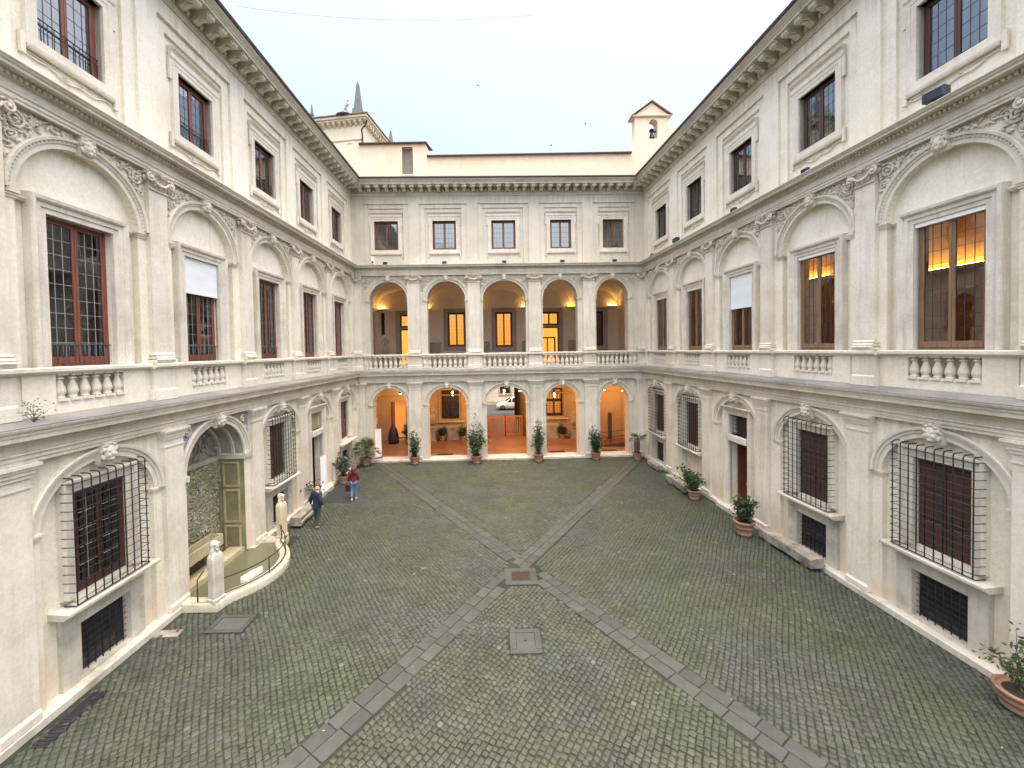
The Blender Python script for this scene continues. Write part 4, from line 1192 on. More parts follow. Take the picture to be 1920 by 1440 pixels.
def slab_meshes():
    out = []
    for k in range(6):
        m = MB(False); j = [random.uniform(-.012, .012) for _ in range(8)]
        b = [(-.5 + j[0] * .6, -.5 + j[1]), (.5 + j[2] * .6, -.5 + j[3]), (.5 + j[4] * .6, .5 + j[5]), (-.5 + j[6] * .6, .5 + j[7])]
        lo = [m.P(x, y, -.02) for x, y in b]; mi = [m.P(x * .985, y * .985, -.004) for x, y in b]; hi = [m.P(x * .955, y * .965, .004) for x, y in b]
        for r, s in ((lo, mi), (mi, hi)):
            for q in range(4): m.face([r[q], r[(q + 1) % 4], s[(q + 1) % 4], s[q]])
        m.face(hi); out.append(m.mesh('slab'))
    return out
SLABS = slab_meshes()
def slab_band(d, s0, s1):
    ang = math.atan2(d.y, d.x) - PI / 2; n = Vector((d.y, -d.x))
    for side in (-1, 1):
        s = s0 + random.uniform(0, .2)
        while s < s1:
            L = random.uniform(.42, .66)
            c = X0 + d * (s + L / 2) + n * (side * HALF / 2)
            ok = not (.10 < c.x < 1.23 and 12.19 < c.y < 13.25)
            if d is D2 and abs((c - X0).dot(Vector((D1.y, -D1.x)))) < HALF + .05: ok = False
            if not (left_edge(c.y) + .2 < c.x < right_edge(c.y) - .2): ok = False
            if ok and 4.0 < c.y < 26.3:
                put('slab', random.choice(SLABS), SLABM, ground, (c.x, c.y, random.uniform(-.002, .002)), ang, (HALF - .012, L - .014, 1))
            s += L
slab_band(D1, -12, 15.5); slab_band(D2, -12, 15.5)

def framed_cover(x0, x1, y0, y1, fw, name, label, cat, centre):
    e = empty(name, ((x0 + x1) / 2, (y0 + y1) / 2, 0)); tag(e, label, cat)
    cx, cy = (x0 + x1) / 2, (y0 + y1) / 2; w, h = (x1 - x0) / 2, (y1 - y0) / 2
    for a, b, c, d in ((-w, w, -h, -h + fw), (-w, w, h - fw, h), (-w, -w + fw, -h + fw, h - fw), (w - fw, w, -h + fw, h - fw)):
        m = MB(False); m.box(a + .004, b - .004, c + .004, d - .004, -.022, .009); m.build('stone_border', SLABM, e)
    centre(e, w - fw, h - fw)
    return e
def drain(e, w, h):
    m = MB(False); n = 15
    for i in range(n): x = -w + 2 * w * (i + .5) / n; m.box(x - .011, x + .011, -h, h, -.02, .004)
    for j in range(4): y = -h + 2 * h * (j + .5) / 4; m.box(-w, w, y - .014, y + .014, -.021, .003)
    m.build('grate', RUST, e)
framed_cover(.16, 1.17, 12.25, 13.19, .215, 'drain_cover', 'rusty iron drain grate in a pale stone border where the slab bands meet', 'drain', drain)
def lid(e, w, h):
    m = MB(False); m.box(-w + .005, w - .005, -h + .005, h - .005, -.022, .002); m.build('lid_stone', SLABM, e)
    m = MB(False); m.lathe(0, 0, [(.035, -.01), (.035, .0045), (.02, .0045)], 10); m.build('lifting_hole', BLACK, e)
framed_cover(.22, .99, 9.43, 10.29, .15, 'manhole_cover', 'square grey stone manhole cover set in the cobbles', 'manhole cover', lid)
def lid2(e, w, h):
    m = MB(False); m.box(-w + .005, w - .005, -h + .005, h - .005, -.022, .002); m.build('lid_plate', plain('zinc_plate', (.10, .10, .095), .5, .3), e)
framed_cover(-7.72, -6.72, 10.34, 11.06, .13, 'inspection_cover', 'pale rectangular inspection cover in front of the fountain', 'cover', lid2)
k = MB(False); k.box(-.30, .30, -.13, .13, -.02, .006)
tag(k.build('kerb_stone', OLDSTONE, None, (-8.62, 10.35, 0), .05), 'small loose pale stone flush with cobbles by the fountain corner', 'stone')

# ------------------------------------------------------------------ fountain: basin, water, herms, trough, rail
f_root = empty('fountain_basin', (-8.6, 13.3, 0)); tag(f_root, 'low white stone fountain basin bulging out below the arched niche', 'fountain')
RIM = [(-9.15, 11.22), (-7.95, 11.22), (-7.88, 11.60), (-7.50, 12.02), (-7.22, 12.55), (-7.12, 13.10), (-7.16, 13.60), (-7.36, 14.15), (-7.72, 14.65), (-8.02, 14.95), (-8.08, 15.45), (-9.15, 15.45)]
def smooth_poly(P, n=3):
    P = [Vector(p) for p in P]
    for _ in range(n):
        Q = [P[0]]
        for a, b in zip(P[:-1], P[1:]): Q += [a * .75 + b * .25, a * .25 + b * .75]
        P = Q + [P[-1]]
    return P
out = [Vector(RIM[0])] + smooth_poly(RIM[1:11], 2) + [Vector(RIM[11])]
cen = Vector((-9.0, 13.3))
m = MB(False)
prof = [(0.0, -.03), (0.0, .18), (-.015, .21), (-.05, .225), (-.30, .235), (-.33, .22), (-.335, -.03)]
rows = []
for i, p in enumerate(out):
    a = out[max(i - 1, 0)]; b = out[min(i + 1, len(out) - 1)]
    t = (b - a).normalized(); nrm = Vector((t.y, -t.x))          # outward (to the right of travel)
    rows.append([m.P(p.x - 8.6 * -1 + nrm.x * r, p.y - 13.3 + nrm.y * r, z) for r, z in prof])
for a, b in zip(rows[:-1], rows[1:]):
    for j in range(len(prof) - 1): m.face([a[j], b[j], b[j + 1], a[j + 1]], True)
m.build('rim', MOSSRIM, f_root)
WATER = new_mat('basin_water')[0]
_b = WATER.node_tree.nodes['Principled BSDF']; _b.inputs['Base Color'].default_value = (.12, .12, .07, 1); _b.inputs['Roughness'].default_value = .06
_t = WATER.node_tree.nodes.new('ShaderNodeTexCoord'); bump(WATER.node_tree.nodes, WATER.node_tree.links, _b, noise(WATER.node_tree.nodes, WATER.node_tree.links, _t.outputs['Object'], 5, 2, .5), .05, .02)
m = MB(False); ins = [m.P(p.x + 8.6 - .15, p.y - 13.3, .10) for p in out]; m.face(ins); m.build('water', WATER, f_root)
m = MB(False)
for q in ((-.28, 11.9 - 13.3 + .2, .16), ): pass
vv = [(-.02, -.32), (.18, -.22), (.30, .35), (.16, .62), (-.05, .30), (-.16, -.10)]
lo = [m.P(x + .55, y - .55, .09) for x, y in vv]; hi = [m.P(x * .9 + .55, y * .92 - .55, .17) for x, y in vv]
for q in range(6): m.face([lo[q], lo[(q + 1) % 6], hi[(q + 1) % 6], hi[q]])
m.face(hi); m.build('spout_slab', MARBLE, f_root)
m = MB(False); m.box(-1.15, -.62, -2.2, 2.2, .0, .26); m.build('back_ledge', YELLOWED, f_root)

def herm(x, y, mat, label, rotz, H):
    e = empty('herm', (x, y, .0), rotz); tag(e, label, 'statue', 'herm pillars flanking the fountain')
    s = H / 1.9
    m = MB(False)
    z0 = .20
    secs = [(.19, .15, z0), (.19, .15, z0 + .10), (.165, .125, z0 + .12), (.165, .125, z0 + .6 * s), (.175, .13, z0 + 1.20 * s), (.172, .125, z0 + 1.30 * s), (.150, .11, z0 + 1.38 * s), (.105, .085, z0 + 1.44 * s), (.07, .065, z0 + 1.47 * s)]
    rows = []
    for w, d, z in secs:
        c = .03
        rows.append([m.P(*q, z) for q in ((-w + c, -d), (w - c, -d), (w, -d + c), (w, d - c), (w - c, d), (-w + c, d), (-w, d - c), (-w, -d + c))])
    for a, b in zip(rows[:-1], rows[1:]):
        for k in range(8): m.face([a[k], a[(k + 1) % 8], b[(k + 1) % 8], b[k]])
    m.face(rows[-1]); m.build('shaft', mat, e)
    h = MB(False); zc = z0 + 1.62 * s
    h.lathe(0, 0, [(.085, z0 + 1.40 * s), (.062, z0 + 1.46 * s), (.062, z0 + 1.55 * s)], 10)
    h.blob((0, -.012, zc), (.088, .105, .125), 12, 9); h.blob((0, -.112, zc - .01), (.018, .025, .035), 6, 4)
    h.blob((0, -.085, zc - .085), (.05, .045, .05), 8, 5); h.blob((0, -.09, zc + .045), (.07, .03, .018), 8, 4)
    for k in (-1, 1): h.blob((k * .038, -.098, zc + .015), (.018, .014, .011), 6, 4); h.blob((k * .09, 0, zc), (.015, .03, .035), 6, 4)
    hd = h.build('head', mat, e)
    q = MB(False); q.blob((0, .030, zc + .035), (.110, .105, .115), 12, 8)
    for k in (-1, 1): q.blob((k * .085, .01, zc - .12), (.042, .065, .15), 8, 6, k * .18); q.blob((k * .055, -.075, zc + .075), (.045, .035, .03), 8, 5)
    q.build('hair', mat, hd)
herm(-8.10, 11.42, MARBLE, 'pale marble herm with draped head at the nearer corner of the fountain', R(75), 1.84)
herm(-8.30, 15.35, PALEYELLOW, 'marble herm with a yellow flare cast at the farther corner of the fountain', R(80), 1.80)
t = empty('stone_trough', (-9.66, 12.75, .30)); tag(t, 'long yellowed stone trough held inside the fountain niche', 'trough')
m = MB(False); m.holes  # open box
m.box(-.20, .20, -1.10, .95, .45, .52)
for a, b, c, d in ((-.22, -.16, -1.12, .97), (.16, .22, -1.12, .97), (-.16, .16, -1.12, -1.05), (-.16, .16, .90, .97)): m.box(a, b, c, d, .45, .80)
m.build('trough_body', YELLOWED, t)
m = MB(False)
for y in (-.8, .65): m.box(-.15, .15, y - .10, y + .10, -.12, .45)
m.build('support', OLDSTONE, t)
rl = empty('iron_railing', (-7.3, 13.3, .23)); tag(rl, 'curved black iron railing standing on the fountain rim', 'railing')
path = [p for p in out if p.x > -8.05 and 11.25 < p.y < 15.2]
ip = [Vector((p.x - .16, p.y)) for p in path]
for zz in (.06, .50):
    m = MB(False); m.tube([(p.x + 7.3, p.y - 13.3, zz) for p in ip], .017, 6); m.build('rail', IRON, rl)
for k in (2, len(ip) * 2 // 5, len(ip) * 3 // 4, len(ip) - 1):
    p = ip[k]; m = MB(False); m.tube([(p.x + 7.3, p.y - 13.3, 0), (p.x + 7.3, p.y - 13.3, .52)], .017, 6); m.build('post', IRON, rl)
p = ip[-1]
m = MB(False)
for zz in (.06, .50): m.tube([(p.x + 7.3, p.y - 13.3, zz), (p.x + 7.3 - .35, p.y - 13.3 + .16, zz), (p.x + 7.3 - .22, p.y - 13.3 + .30, zz), (p.x + 7.3 - .55, p.y - 13.3 + .40, zz)], .015, 5)
m.build('end_scroll', IRON, rl)
m = MB(False); m.tube([(-8.55 + 7.3, 11.30 - 13.3, 0), (-8.55 + 7.3, 11.30 - 13.3, .62), (-8.55 + 7.3, 11.55 - 13.3, .75)], .02, 6); m.build('post', IRON, rl)

# ------------------------------------------------------------------ stone benches made of old blocks
def stone_block(x, y, L, w, h, rotz, label, seed):
    rnd = random.Random(seed); e = empty('stone_block', (x, y, 0), rotz); tag(e, label, 'stone block')
    m = MB(False); n = 9; rows = []
    for i in range(n + 1):
        t = -L / 2 + L * i / n
        j = lambda s: rnd.uniform(-s, s)
        rows.append([m.P(-w / 2 + j(.015), t, .12), m.P(w / 2 + j(.02), t, .12 + j(.01)), m.P(w / 2 + j(.012), t, .12 + h * .35), m.P(w / 2 - .05 + j(.015), t, .12 + h * .42), m.P(w / 2 - .04 + j(.02), t, .12 + h * .9),
                     m.P(w / 2 - .08, t, .12 + h + j(.015)), m.P(0, t, .12 + h + j(.02)), m.P(-w / 2 + .03, t, .12 + h + j(.015)), m.P(-w / 2 + j(.01), t, .12 + h * .9)])
    for a, b in zip(rows[:-1], rows[1:]):
        for k in range(9): m.face([a[k], a[(k + 1) % 9], b[(k + 1) % 9], b[k]])
    m.face(list(reversed(rows[0]))); m.face(rows[-1]); m.build('carved_block', OLDSTONE, e)
    for s in (-1, 1):
        q = MB(False); q.box(-w / 2 + .06, w / 2 - .08, s * L * .33 - .12, s * L * .33 + .12, -.01, .125); q.build('support', OLDSTONE, e)
stone_block(9.98, 13.80, 2.35, .48, .30, R(4), 'long weathered carved block below the nearer right basement windows', 1)
stone_block(-8.40, 17.55, 2.1, .46, .34, R(2), 'pale carved stone block on the cobbles behind the walking man', 2)
stone_block(9.22, 20.55, 1.9, .46, .30, R(3), 'low grey stone block half hidden by the leafy potted shrub', 3)
stone_block(9.35, 23.9, 1.3, .40, .22, R(3), 'short grey stone block on the kerb near the far corner', 4)

# ------------------------------------------------------------------ plants
def leaf_mat(name, c1, c2, c3):
    m, nt, l, b = new_mat(name)
    tc = nt.new('ShaderNodeTexCoord').outputs['Object']
    at = nt.new('ShaderNodeAttribute'); at.attribute_name = 'tone'
    c = ramp(nt, l, at.outputs['Fac'], [(0, c1), (.55, c2), (1, c3)])
    l.new(c, b.inputs['Base Color']); b.inputs['Roughness'].default_value = .42
    tr = nt.new('ShaderNodeBsdfTranslucent'); l.new(c, tr.inputs[0])
    mx = nt.new('ShaderNodeMixShader'); mx.inputs[0].default_value = .18
    l.new(b.outputs[0], mx.inputs[1]); l.new(tr.outputs[0], mx.inputs[2]); l.new(mx.outputs[0], nt['Material Output'].inputs[0])
    return m
LEAF_DARK = leaf_mat('camellia_leaf', (.018, .034, .016), (.035, .065, .030), (.075, .115, .055))
LEAF_MID = leaf_mat('citrus_leaf', (.025, .05, .018), (.06, .10, .035), (.13, .18, .075))
LEAF_PALM = leaf_mat('palm_leaf', (.06, .085, .025), (.12, .15, .05), (.22, .25, .10))
LEAF_GREY = leaf_mat('grey_green_leaf', (.04, .06, .045), (.08, .11, .08), (.16, .19, .14))
BARK = stone('bark', (.13, .10, .075), (.07, .055, .04), (.18, .145, .11), .3, sc=8)

def leaf_cloud(rng, centres, per, spread, size, aspect=.42):
    """many small bent leaves round the given twig points"""
    n = len(centres) * per
    C = np.repeat(np.array(centres), per, 0) + rng.normal(0, spread, (n, 3))
    d = rng.normal(0, 1, (n, 3)); d[:, 2] = d[:, 2] * .6 + .25; d /= np.linalg.norm(d, axis=1)[:, None]
    r = rng.normal(0, 1, (n, 3)); w = np.cross(d, r); w /= np.linalg.norm(w, axis=1)[:, None] + 1e-9
    nn = np.cross(w, d)
    L = size * rng.uniform(.65, 1.25, n)[:, None]
    base = C - d * L * .5; tip = C + d * L * .5 - nn * L * .12; mid = C
    a = mid + w * L * aspect * .5 + nn * L * .06; b = mid - w * L * aspect * .5 + nn * L * .06
    V = np.stack([base, a, tip, b], 1).reshape(-1, 3)
    tone = np.repeat(np.clip(rng.normal(.5, .25, n), 0, 1), 4)
    return V, tone
def leaf_mesh(name, V, tone, step=4):
    n = len(V) // step
    me = bpy.data.meshes.new(name); me.vertices.add(len(V)); me.vertices.foreach_set('co', V.astype(np.float32).reshape(-1))
    me.loops.add(n * step); me.loops.foreach_set('vertex_index', np.arange(n * step, dtype=np.int32))
    me.polygons.add(n); me.polygons.foreach_set('loop_start', (np.arange(n) * step).astype(np.int32)); me.polygons.foreach_set('loop_total', np.full(n, step, np.int32))
    at = me.attributes.new('tone', 'FLOAT', 'POINT'); at.data.foreach_set('value', tone.astype(np.float32))
    me.update(calc_edges=True); return me

def pot(e, r, h, mat=None):
    m = MB(False)
    m.lathe(0, 0, [(r * .62, 0), (r * .66, h * .03), (r * .70, h * .12), (r * .74, h * .14), (r * .74, h * .19), (r * .72, h * .21), (r * .82, h * .50), (r * .86, h * .52), (r * .86, h * .57), (r * .84, h * .59), (r * .90, h * .80),
                   (r * .98, h * .83), (r * 1.0, h * .90), (r * 1.0, h * .98), (r * .95, h), (r * .88, h * .98), (r * .85, h * .88)], 22)
    m.build('pot', mat or TERRA, e)
    m = MB(False); m.lathe(0, 0, [(r * .84, h * .86), (r * .5, h * .90), (.02, h * .91)], 16); m.build('soil', SOIL, e)

def shrub(x, y, pr, ph, top, cr, label, seed, mat=None, leaf=.12, n_br=9, sparse=1.0, lean=(0, 0), group=None, z=0.0, low=.15):
    rng = np.random.default_rng(seed); e = empty('potted_shrub', (x, y, z)); tag(e, label, 'potted plant', group)
    pot(e, pr, ph)
    st = MB(False); tw = []
    for k in range(n_br):
        a = 2 * PI * k / n_br + rng.uniform(-.4, .4); rr = cr * rng.uniform(.25, .95); zt = ph + (top - ph) * rng.uniform(.45, 1.0) * (1.0 if rr < cr * .6 else .8)
        p0 = Vector((rng.uniform(-.05, .05), rng.uniform(-.05, .05), ph * .88)); p3 = Vector((rr * math.cos(a) + lean[0], rr * math.sin(a) + lean[1], zt))
        pts = []
        for i in range(7):
            t = i / 6; q = p0.lerp(p3, t); q.x = p0.x + (p3.x - p0.x) * t ** 1.5 + rng.normal(0, .02); q.y = p0.y + (p3.y - p0.y) * t ** 1.5 + rng.normal(0, .02)
            pts.append(q)
            if t >= low: tw.append(tuple(q))
        st.tube(pts, [.016 * (1 - .7 * i / 6) for i in range(7)], 5)
        for j in range(3):
            b0 = pts[2 + j]; b1 = b0 + Vector((rng.normal(0, cr * .35), rng.normal(0, cr * .35), rng.uniform(.02, .30) * (top - ph) * .5))
            st.tube([b0, (b0 + b1) / 2 + Vector((0, 0, .02)), b1], [.008, .006, .003], 4)
            tw += [tuple((b0 + b1) / 2), tuple(b1)]
    st.build('stem', BARK, e)
    V, tone = leaf_cloud(rng, tw, max(2, int(11 * sparse)), cr * .17, leaf)
    put('foliage', leaf_mesh('foliage', V, tone), mat or LEAF_DARK, e)
    return e
G1 = 'potted shrubs along the arcade'
shrub(-5.29, 25.75, .32, .50, 2.12, .42, 'glossy potted shrub before the first arcade pillar beside the palm with white banner', 21, LEAF_DARK, .15, group=G1)
shrub(-1.35, 25.72, .36, .52, 3.0, .66, 'tallest bushy potted shrub on the gate arch side nearer the fountain', 22, LEAF_MID, .15, 14, 1.1, group=G1)
shrub(2.62, 25.85, .34, .52, 2.75, .46, 'tall narrow potted shrub at the pillar on the car side of the gate', 23, LEAF_MID, .14, 11, 1.1, group=G1)
shrub(6.34, 26.10, .32, .50, 2.1, .46, 'potted shrub at the last arcade pillar near the ramp rail', 24, LEAF_DARK, .15, 10, group=G1)
shrub(9.22, 18.95, .30, .46, 1.62, .48, 'wide leafy potted shrub by the half-hidden stone block', 25, LEAF_MID, .15, 10, 1.1, (-.15, .35))
shrub(9.32, 15.25, .37, .58, 1.62, .40, 'dark camellia in a banded terracotta pot beside the right doorway', 26, LEAF_DARK, .13, 12, 1.2)
shrub(10.12, 7.72, .40, .42, 2.0, .50, 'sparse citrus bush in a wide terracotta bowl at the near right edge', 27, LEAF_MID, .12, 7, .42, low=.35)
shrub(-8.55, 22.25, .30, .42, 1.85, .50, 'grey-green potted shrub behind the woman in red', 28, LEAF_GREY, .18, 8, .7)
shrub(-8.72, 18.95, .24, .35, 1.55, .62, 'thin sprawling potted plant beside the doorway banner', 29, LEAF_DARK, .15, 5, .30, low=.55)
# darker pots inside the portico
for (x, y, tp, cr, sd, lb) in ((-4.35, 31.9, 1.05, .38, 31, 'dark round shrub between statue and altar in the portico'), (5.12, 31.9, 1.15, .42, 32, 'dark round shrub between altar and statue at the lit grilled window'),
                               (-2.75, 31.7, 1.15, .40, 33, 'dark shrub half hidden behind the tallest potted shrub'), (-6.9, 31.2, 1.7, .5, 34, 'dim potted plant in the lit doorway of the first arch')):
    shrub(x, y, .26, .40, tp, cr, lb, sd, LEAF_DARK, .15, 9, .9, z=.12)

def palm(x, y, pr, ph, label, seed, trunks, frond, nf, mat):
    rng = np.random.default_rng(seed); e = empty('potted_palm', (x, y, 0)); tag(e, label, 'potted palm'); pot(e, pr, ph)
    st = MB(False); quads = []; tn = []
    for (tx, ty, th, tr) in trunks:
        st.lathe(tx, ty, [(tr * .8, ph * .85), (tr, ph + th * .3), (tr * 1.1, ph + th * .7), (tr * .7, ph + th)], 9)
        for k in range(nf):
            a = 2 * PI * k / nf + rng.uniform(-.3, .3); el = rng.uniform(-.15, 1.25); L = frond * rng.uniform(.75, 1.1)
            base = np.array([tx, ty, ph + th - .03])
            d = np.array([math.cos(a) * math.cos(el), math.sin(a) * math.cos(el), math.sin(el)])
            mid = base + d * L * .55; tipv = base + d * L + np.array([0, 0, -.18 * L])
            st.tube([tuple(base), tuple(base + d * L * .3), tuple(mid)], [.010, .008, .006], 4)
            side = np.cross(d, [0, 0, 1.0]); side /= np.linalg.norm(side) + 1e-6
            for j in range(13):                               # fan of blades
                fa = -1.15 + 2.3 * j / 12
                dd = d * math.cos(fa) + side * math.sin(fa); dd = dd + np.array([0, 0, -.12]); dd /= np.linalg.norm(dd)
                bl = L * .55 * (1 - .25 * abs(fa)); w = np.cross(dd, [0, 0, 1.0]); w /= np.linalg.norm(w) + 1e-6
                m0 = mid + dd * bl * .5; t1 = mid + dd * bl + np.array([0, 0, -.10 * bl])
                quads += [mid, m0 + w * .022, t1, m0 - w * .022]; tn += [float(np.clip(rng.normal(.5, .25), 0, 1))] * 4
    st.build('trunk', BARK, e)
    put('fronds', leaf_mesh('fronds', np.array(quads), np.array(tn)), mat, e)
palm(-8.42, 25.75, .36, .55, 'bushy fan palm in a terracotta pot beside the white banner', 41, [(0, 0, .55, .07), (.10, .06, .25, .06)], .95, 16, LEAF_PALM)
palm(8.95, 25.85, .30, .48, 'bright fan palm with two dark trunks in the far corner by the ramp', 42, [(-.10, 0, .75, .09), (.10, .03, .85, .09)], .62, 12, LEAF_PALM)
# a wild plant growing on the ledge
rng = np.random.default_rng(51); e = empty('ledge_weed'); tag(e, 'wild weed growing on the ledge near the left picture edge', 'weed')
pw = wing_l.matrix_world @ Vector((-18.75, -.35, 5.96)); e.location = pw
tw = []; st = MB(False)
for k in range(9):
    a = rng.uniform(0, 2 * PI); p1 = Vector((math.cos(a) * .12, math.sin(a) * .18, rng.uniform(.12, .40))); st.tube([(0, 0, 0), p1 * .5, p1], [.006, .004, .002], 4); tw += [tuple(p1), tuple(p1 * .6)]
st.build('stem', BARK, e); V, tone = leaf_cloud(rng, tw, 6, .05, .055); put('foliage', leaf_mesh('foliage', V, tone), LEAF_MID, e)

# ------------------------------------------------------------------ people
SKIN = plain('skin', (.50, .30, .21), .5, 0, .08)
NAVY = plain('navy_jacket', (.012, .022, .055), .75, 0, .25, 8)
DKTEAL = plain('dark_teal_trousers', (.022, .055, .065), .8, 0, .2, 8)
REDC = plain('dark_red_coat', (.14, .010, .016), .75, 0, .25, 8)
JEANS = plain('blue_jeans', (.10, .18, .32), .8, 0, .2, 10)
HAIRB = plain('auburn_hair', (.085, .030, .018), .55, 0, .35, 30)
BAG = plain('burgundy_bag', (.055, .008, .014), .5)
def skin_obj(name, verts, edges, mat, parent, root=0, sub=2):
    me = bpy.data.meshes.new(name); me.from_pydata([v[:3] for v in verts], edges, [])
    o = put(name, me, mat, parent)
    md = o.modifiers.new('skin', 'SKIN'); md.use_smooth_shade = True
    for i, v in enumerate(verts):
        sv = me.skin_vertices[0].data[i]; sv.radius = (v[3], v[4] if len(v) > 4 else v[3]); sv.use_root = (i == root)
    s = o.modifiers.new('subdivision', 'SUBSURF'); s.levels = sub; s.render_levels = sub
    return o
def chain(*ids): return list(zip(ids[:-1], ids[1:]))
def person(x, y, rotz, H, label, P, mats, hair):
    """x forward is -y; P: joint positions for a 1.75 m figure"""
    e = empty('person', (x, y, 0), rotz); tag(e, label, 'person'); e.scale = (H / 1.75,) * 3
    J = P
    sk = [J['pelvis'] + (.13, .10), J['chest'] + (.15, .11), J['neckb'] + (.07, .06), J['neck'] + (.052, .055), J['skull'] + (.075, .092), J['crown'] + (.062, .075)]
    ed = chain(0, 1, 2, 3, 4, 5)
    for s in ('l', 'r'):
        b = len(sk)
        sk += [J['sho' + s] + (.055,), J['elb' + s] + (.042,), J['wri' + s] + (.027,), J['han' + s] + (.036, .02), J['fin' + s] + (.018, .012)]
        ed += [(2, b)] + chain(b, b + 1, b + 2, b + 3, b + 4)
        th = tuple(a + d for a, d in zip(J['han' + s], (.0, -.035, -.02))); sk.append(th + (.011,)); ed.append((b + 3, b + 5))
        b = len(sk)
        sk += [J['hip' + s] + (.085, .09), J['kne' + s] + (.058,), J['ank' + s] + (.04,), J['toe' + s] + (.035, .028)]
        ed += [(0, b)] + chain(b, b + 1, b + 2, b + 3)
    body = skin_obj('body', sk, ed, SKIN, e)
    # face
    f = MB(False); sx, sy, sz = J['skull']
    f.blob((sx, sy - .098, sz - .005), (.014, .022, .028), 6, 4)
    for k in (-1, 1): f.blob((sx + k * .078, sy + .008, sz - .01), (.014, .026, .034), 6, 4)
    f.build('nose_and_ears', SKIN, body)
    g = MB(False)
    for k in (-1, 1): g.blob((sx + k * .032, sy - .084, sz + .022), (.013, .010, .008), 6, 4)
    g.build('eyes', BLACK, body)
    g = MB(False); g.blob((sx, sy - .088, sz - .058), (.026, .010, .007), 6, 4); g.build('mouth', plain('lips', (.36, .14, .11)), body)
    # jacket
    jv = [J['pelvis'] + (.185, .15), tuple(a * .5 + b * .5 for a, b in zip(J['pelvis'], J['chest'])) + (.185, .14), J['chest'] + (.205, .15), tuple(a * .45 + b * .55 for a, b in zip(J['chest'], J['neckb'])) + (.165, .115), J['neckb'] + (.085, .075)]
    hem = (J['pelvis'][0], J['pelvis'][1], J['pelvis'][2] - .11, .19, .155)
    jv = [hem] + jv; je = chain(0, 1, 2, 3, 4, 5)
    for s in ('l', 'r'):
        b = len(jv); jv += [J['sho' + s] + (.092,), J['elb' + s] + (.074,), J['wri' + s] + (.052,)]; je += [(4, b)] + chain(b, b + 1, b + 2)
    skin_obj('jacket', jv, je, mats[0], e, 2)
    tv = [(J['pelvis'][0], J['pelvis'][1], J['pelvis'][2] - .02, .145, .125)]; te = []
    for s in ('l', 'r'):
        b = len(tv); k = J['kne' + s]; a = J['ank' + s]
        tv += [J['hip' + s] + (.105, .108), k + (.078, .08), (a[0], a[1], a[2] + .01, mats[3], mats[3])]; te += [(0, b)] + chain(b, b + 1, b + 2)
    skin_obj('trousers', tv, te, mats[1], e, 0)
    for s in ('l', 'r'):
        a, t = J['ank' + s], J['toe' + s]
        h = (a[0], a[1] + .05, a[2] - .045)
        skin_obj('shoe', [h + (.042, .04), (a[0], a[1], a[2] - .03, .046, .05), t + (.048, .036)], chain(0, 1, 2), mats[2], e, 1, 2)
    hair(e, J)
    return e
MAN = dict(pelvis=(0, 0, .95), chest=(0, -.02, 1.28), neckb=(0, -.02, 1.47), neck=(0, -.03, 1.53), skull=(0, -.045, 1.635), crown=(0, -.035, 1.70),
           shol=(-.19, -.01, 1.42), elbl=(-.27, .06, 1.16), wril=(-.27, -.03, .94), hanl=(-.265, -.05, .87), finl=(-.26, -.06, .78),
           shor=(.19, -.01, 1.42), elbr=(.29, .05, 1.15), wrir=(.36, -.02, .93), hanr=(.375, -.045, .86), finr=(.375, -.075, .79),
           hipl=(-.095, 0, .88), knel=(-.10, .02, .49), ankl=(-.10, .14, .11), toel=(-.11, .0, .035), hipr=(.095, 0, .88), kner=(.10, -.06, .49), ankr=(.10, -.05, .09), toer=(.11, -.20, .035))
def man_hair(e, J):
    m = MB(False); sx, sy, sz = J['skull']
    for k in range(15):
        a = PI * (-.05 + 1.1 * k / 14); m.blob((sx + .074 * math.cos(a), sy + .005 + .080 * math.sin(a), sz - .035), (.022, .022, .035), 6, 4)
    m.build('hair', plain('grey_hair', (.30, .26, .23), .7), e)
    c = MB(False); c.tube([(.085 * math.cos(a), -.02 + .075 * math.sin(a), 1.475) for a in [2 * PI * i / 16 for i in range(17)]], .028, 6); c.build('collar', NAVY, e)
person(-7.51, 16.60, R(155), 1.76, 'bald man in a navy jacket and dark trousers walking away beside the stone block', MAN, (NAVY, DKTEAL, plain('grey_shoe', (.18, .18, .17)), .062), man_hair)
WOM = dict(MAN); WOM.update(shol=(-.165, -.01, 1.41), shor=(.165, -.01, 1.41), elbl=(-.215, .03, 1.15), wril=(-.215, -.07, .95), hanl=(-.21, -.10, .89), finl=(-.205, -.13, .82), elbr=(.23, .0, 1.16), wrir=(.255, -.06, .95), hanr=(.265, -.08, .88), finr=(.265, -.09, .80),
                            knel=(-.10, -.05, .49), ankl=(-.10, -.02, .09), toel=(-.11, -.17, .035), kner=(.10, .0, .49), ankr=(.11, .16, .10), toer=(.11, .03, .035))
def woman_hair(e, J):
    m = MB(False); sx, sy, sz = J['skull']
    m.blob((sx, sy + .025, sz + .025), (.098, .108, .118), 12, 8)
    rnd = random.Random(3)
    for k in range(46):
        a = PI * rnd.uniform(-.18, 1.18); r0 = .085; r1 = rnd.uniform(.11, .17)
        zz = rnd.uniform(1.22, 1.38)
        m.tube([(sx + r0 * math.cos(a), sy + .02 + r0 * math.sin(a), sz + .04), (sx + r0 * 1.22 * math.cos(a), sy + .02 + r0 * 1.2 * math.sin(a), sz - .10), (sx + r1 * math.cos(a), sy + .03 + max(.05, r1 * math.sin(a)), zz)], [.03, .034, .012], 5)
    m.build('hair', HAIRB, e)
w = person(-7.09, 19.75, R(-160), 1.66, 'woman in a dark red coat and jeans with long auburn hair', WOM, (REDC, JEANS, WHITE, .052), woman_hair)
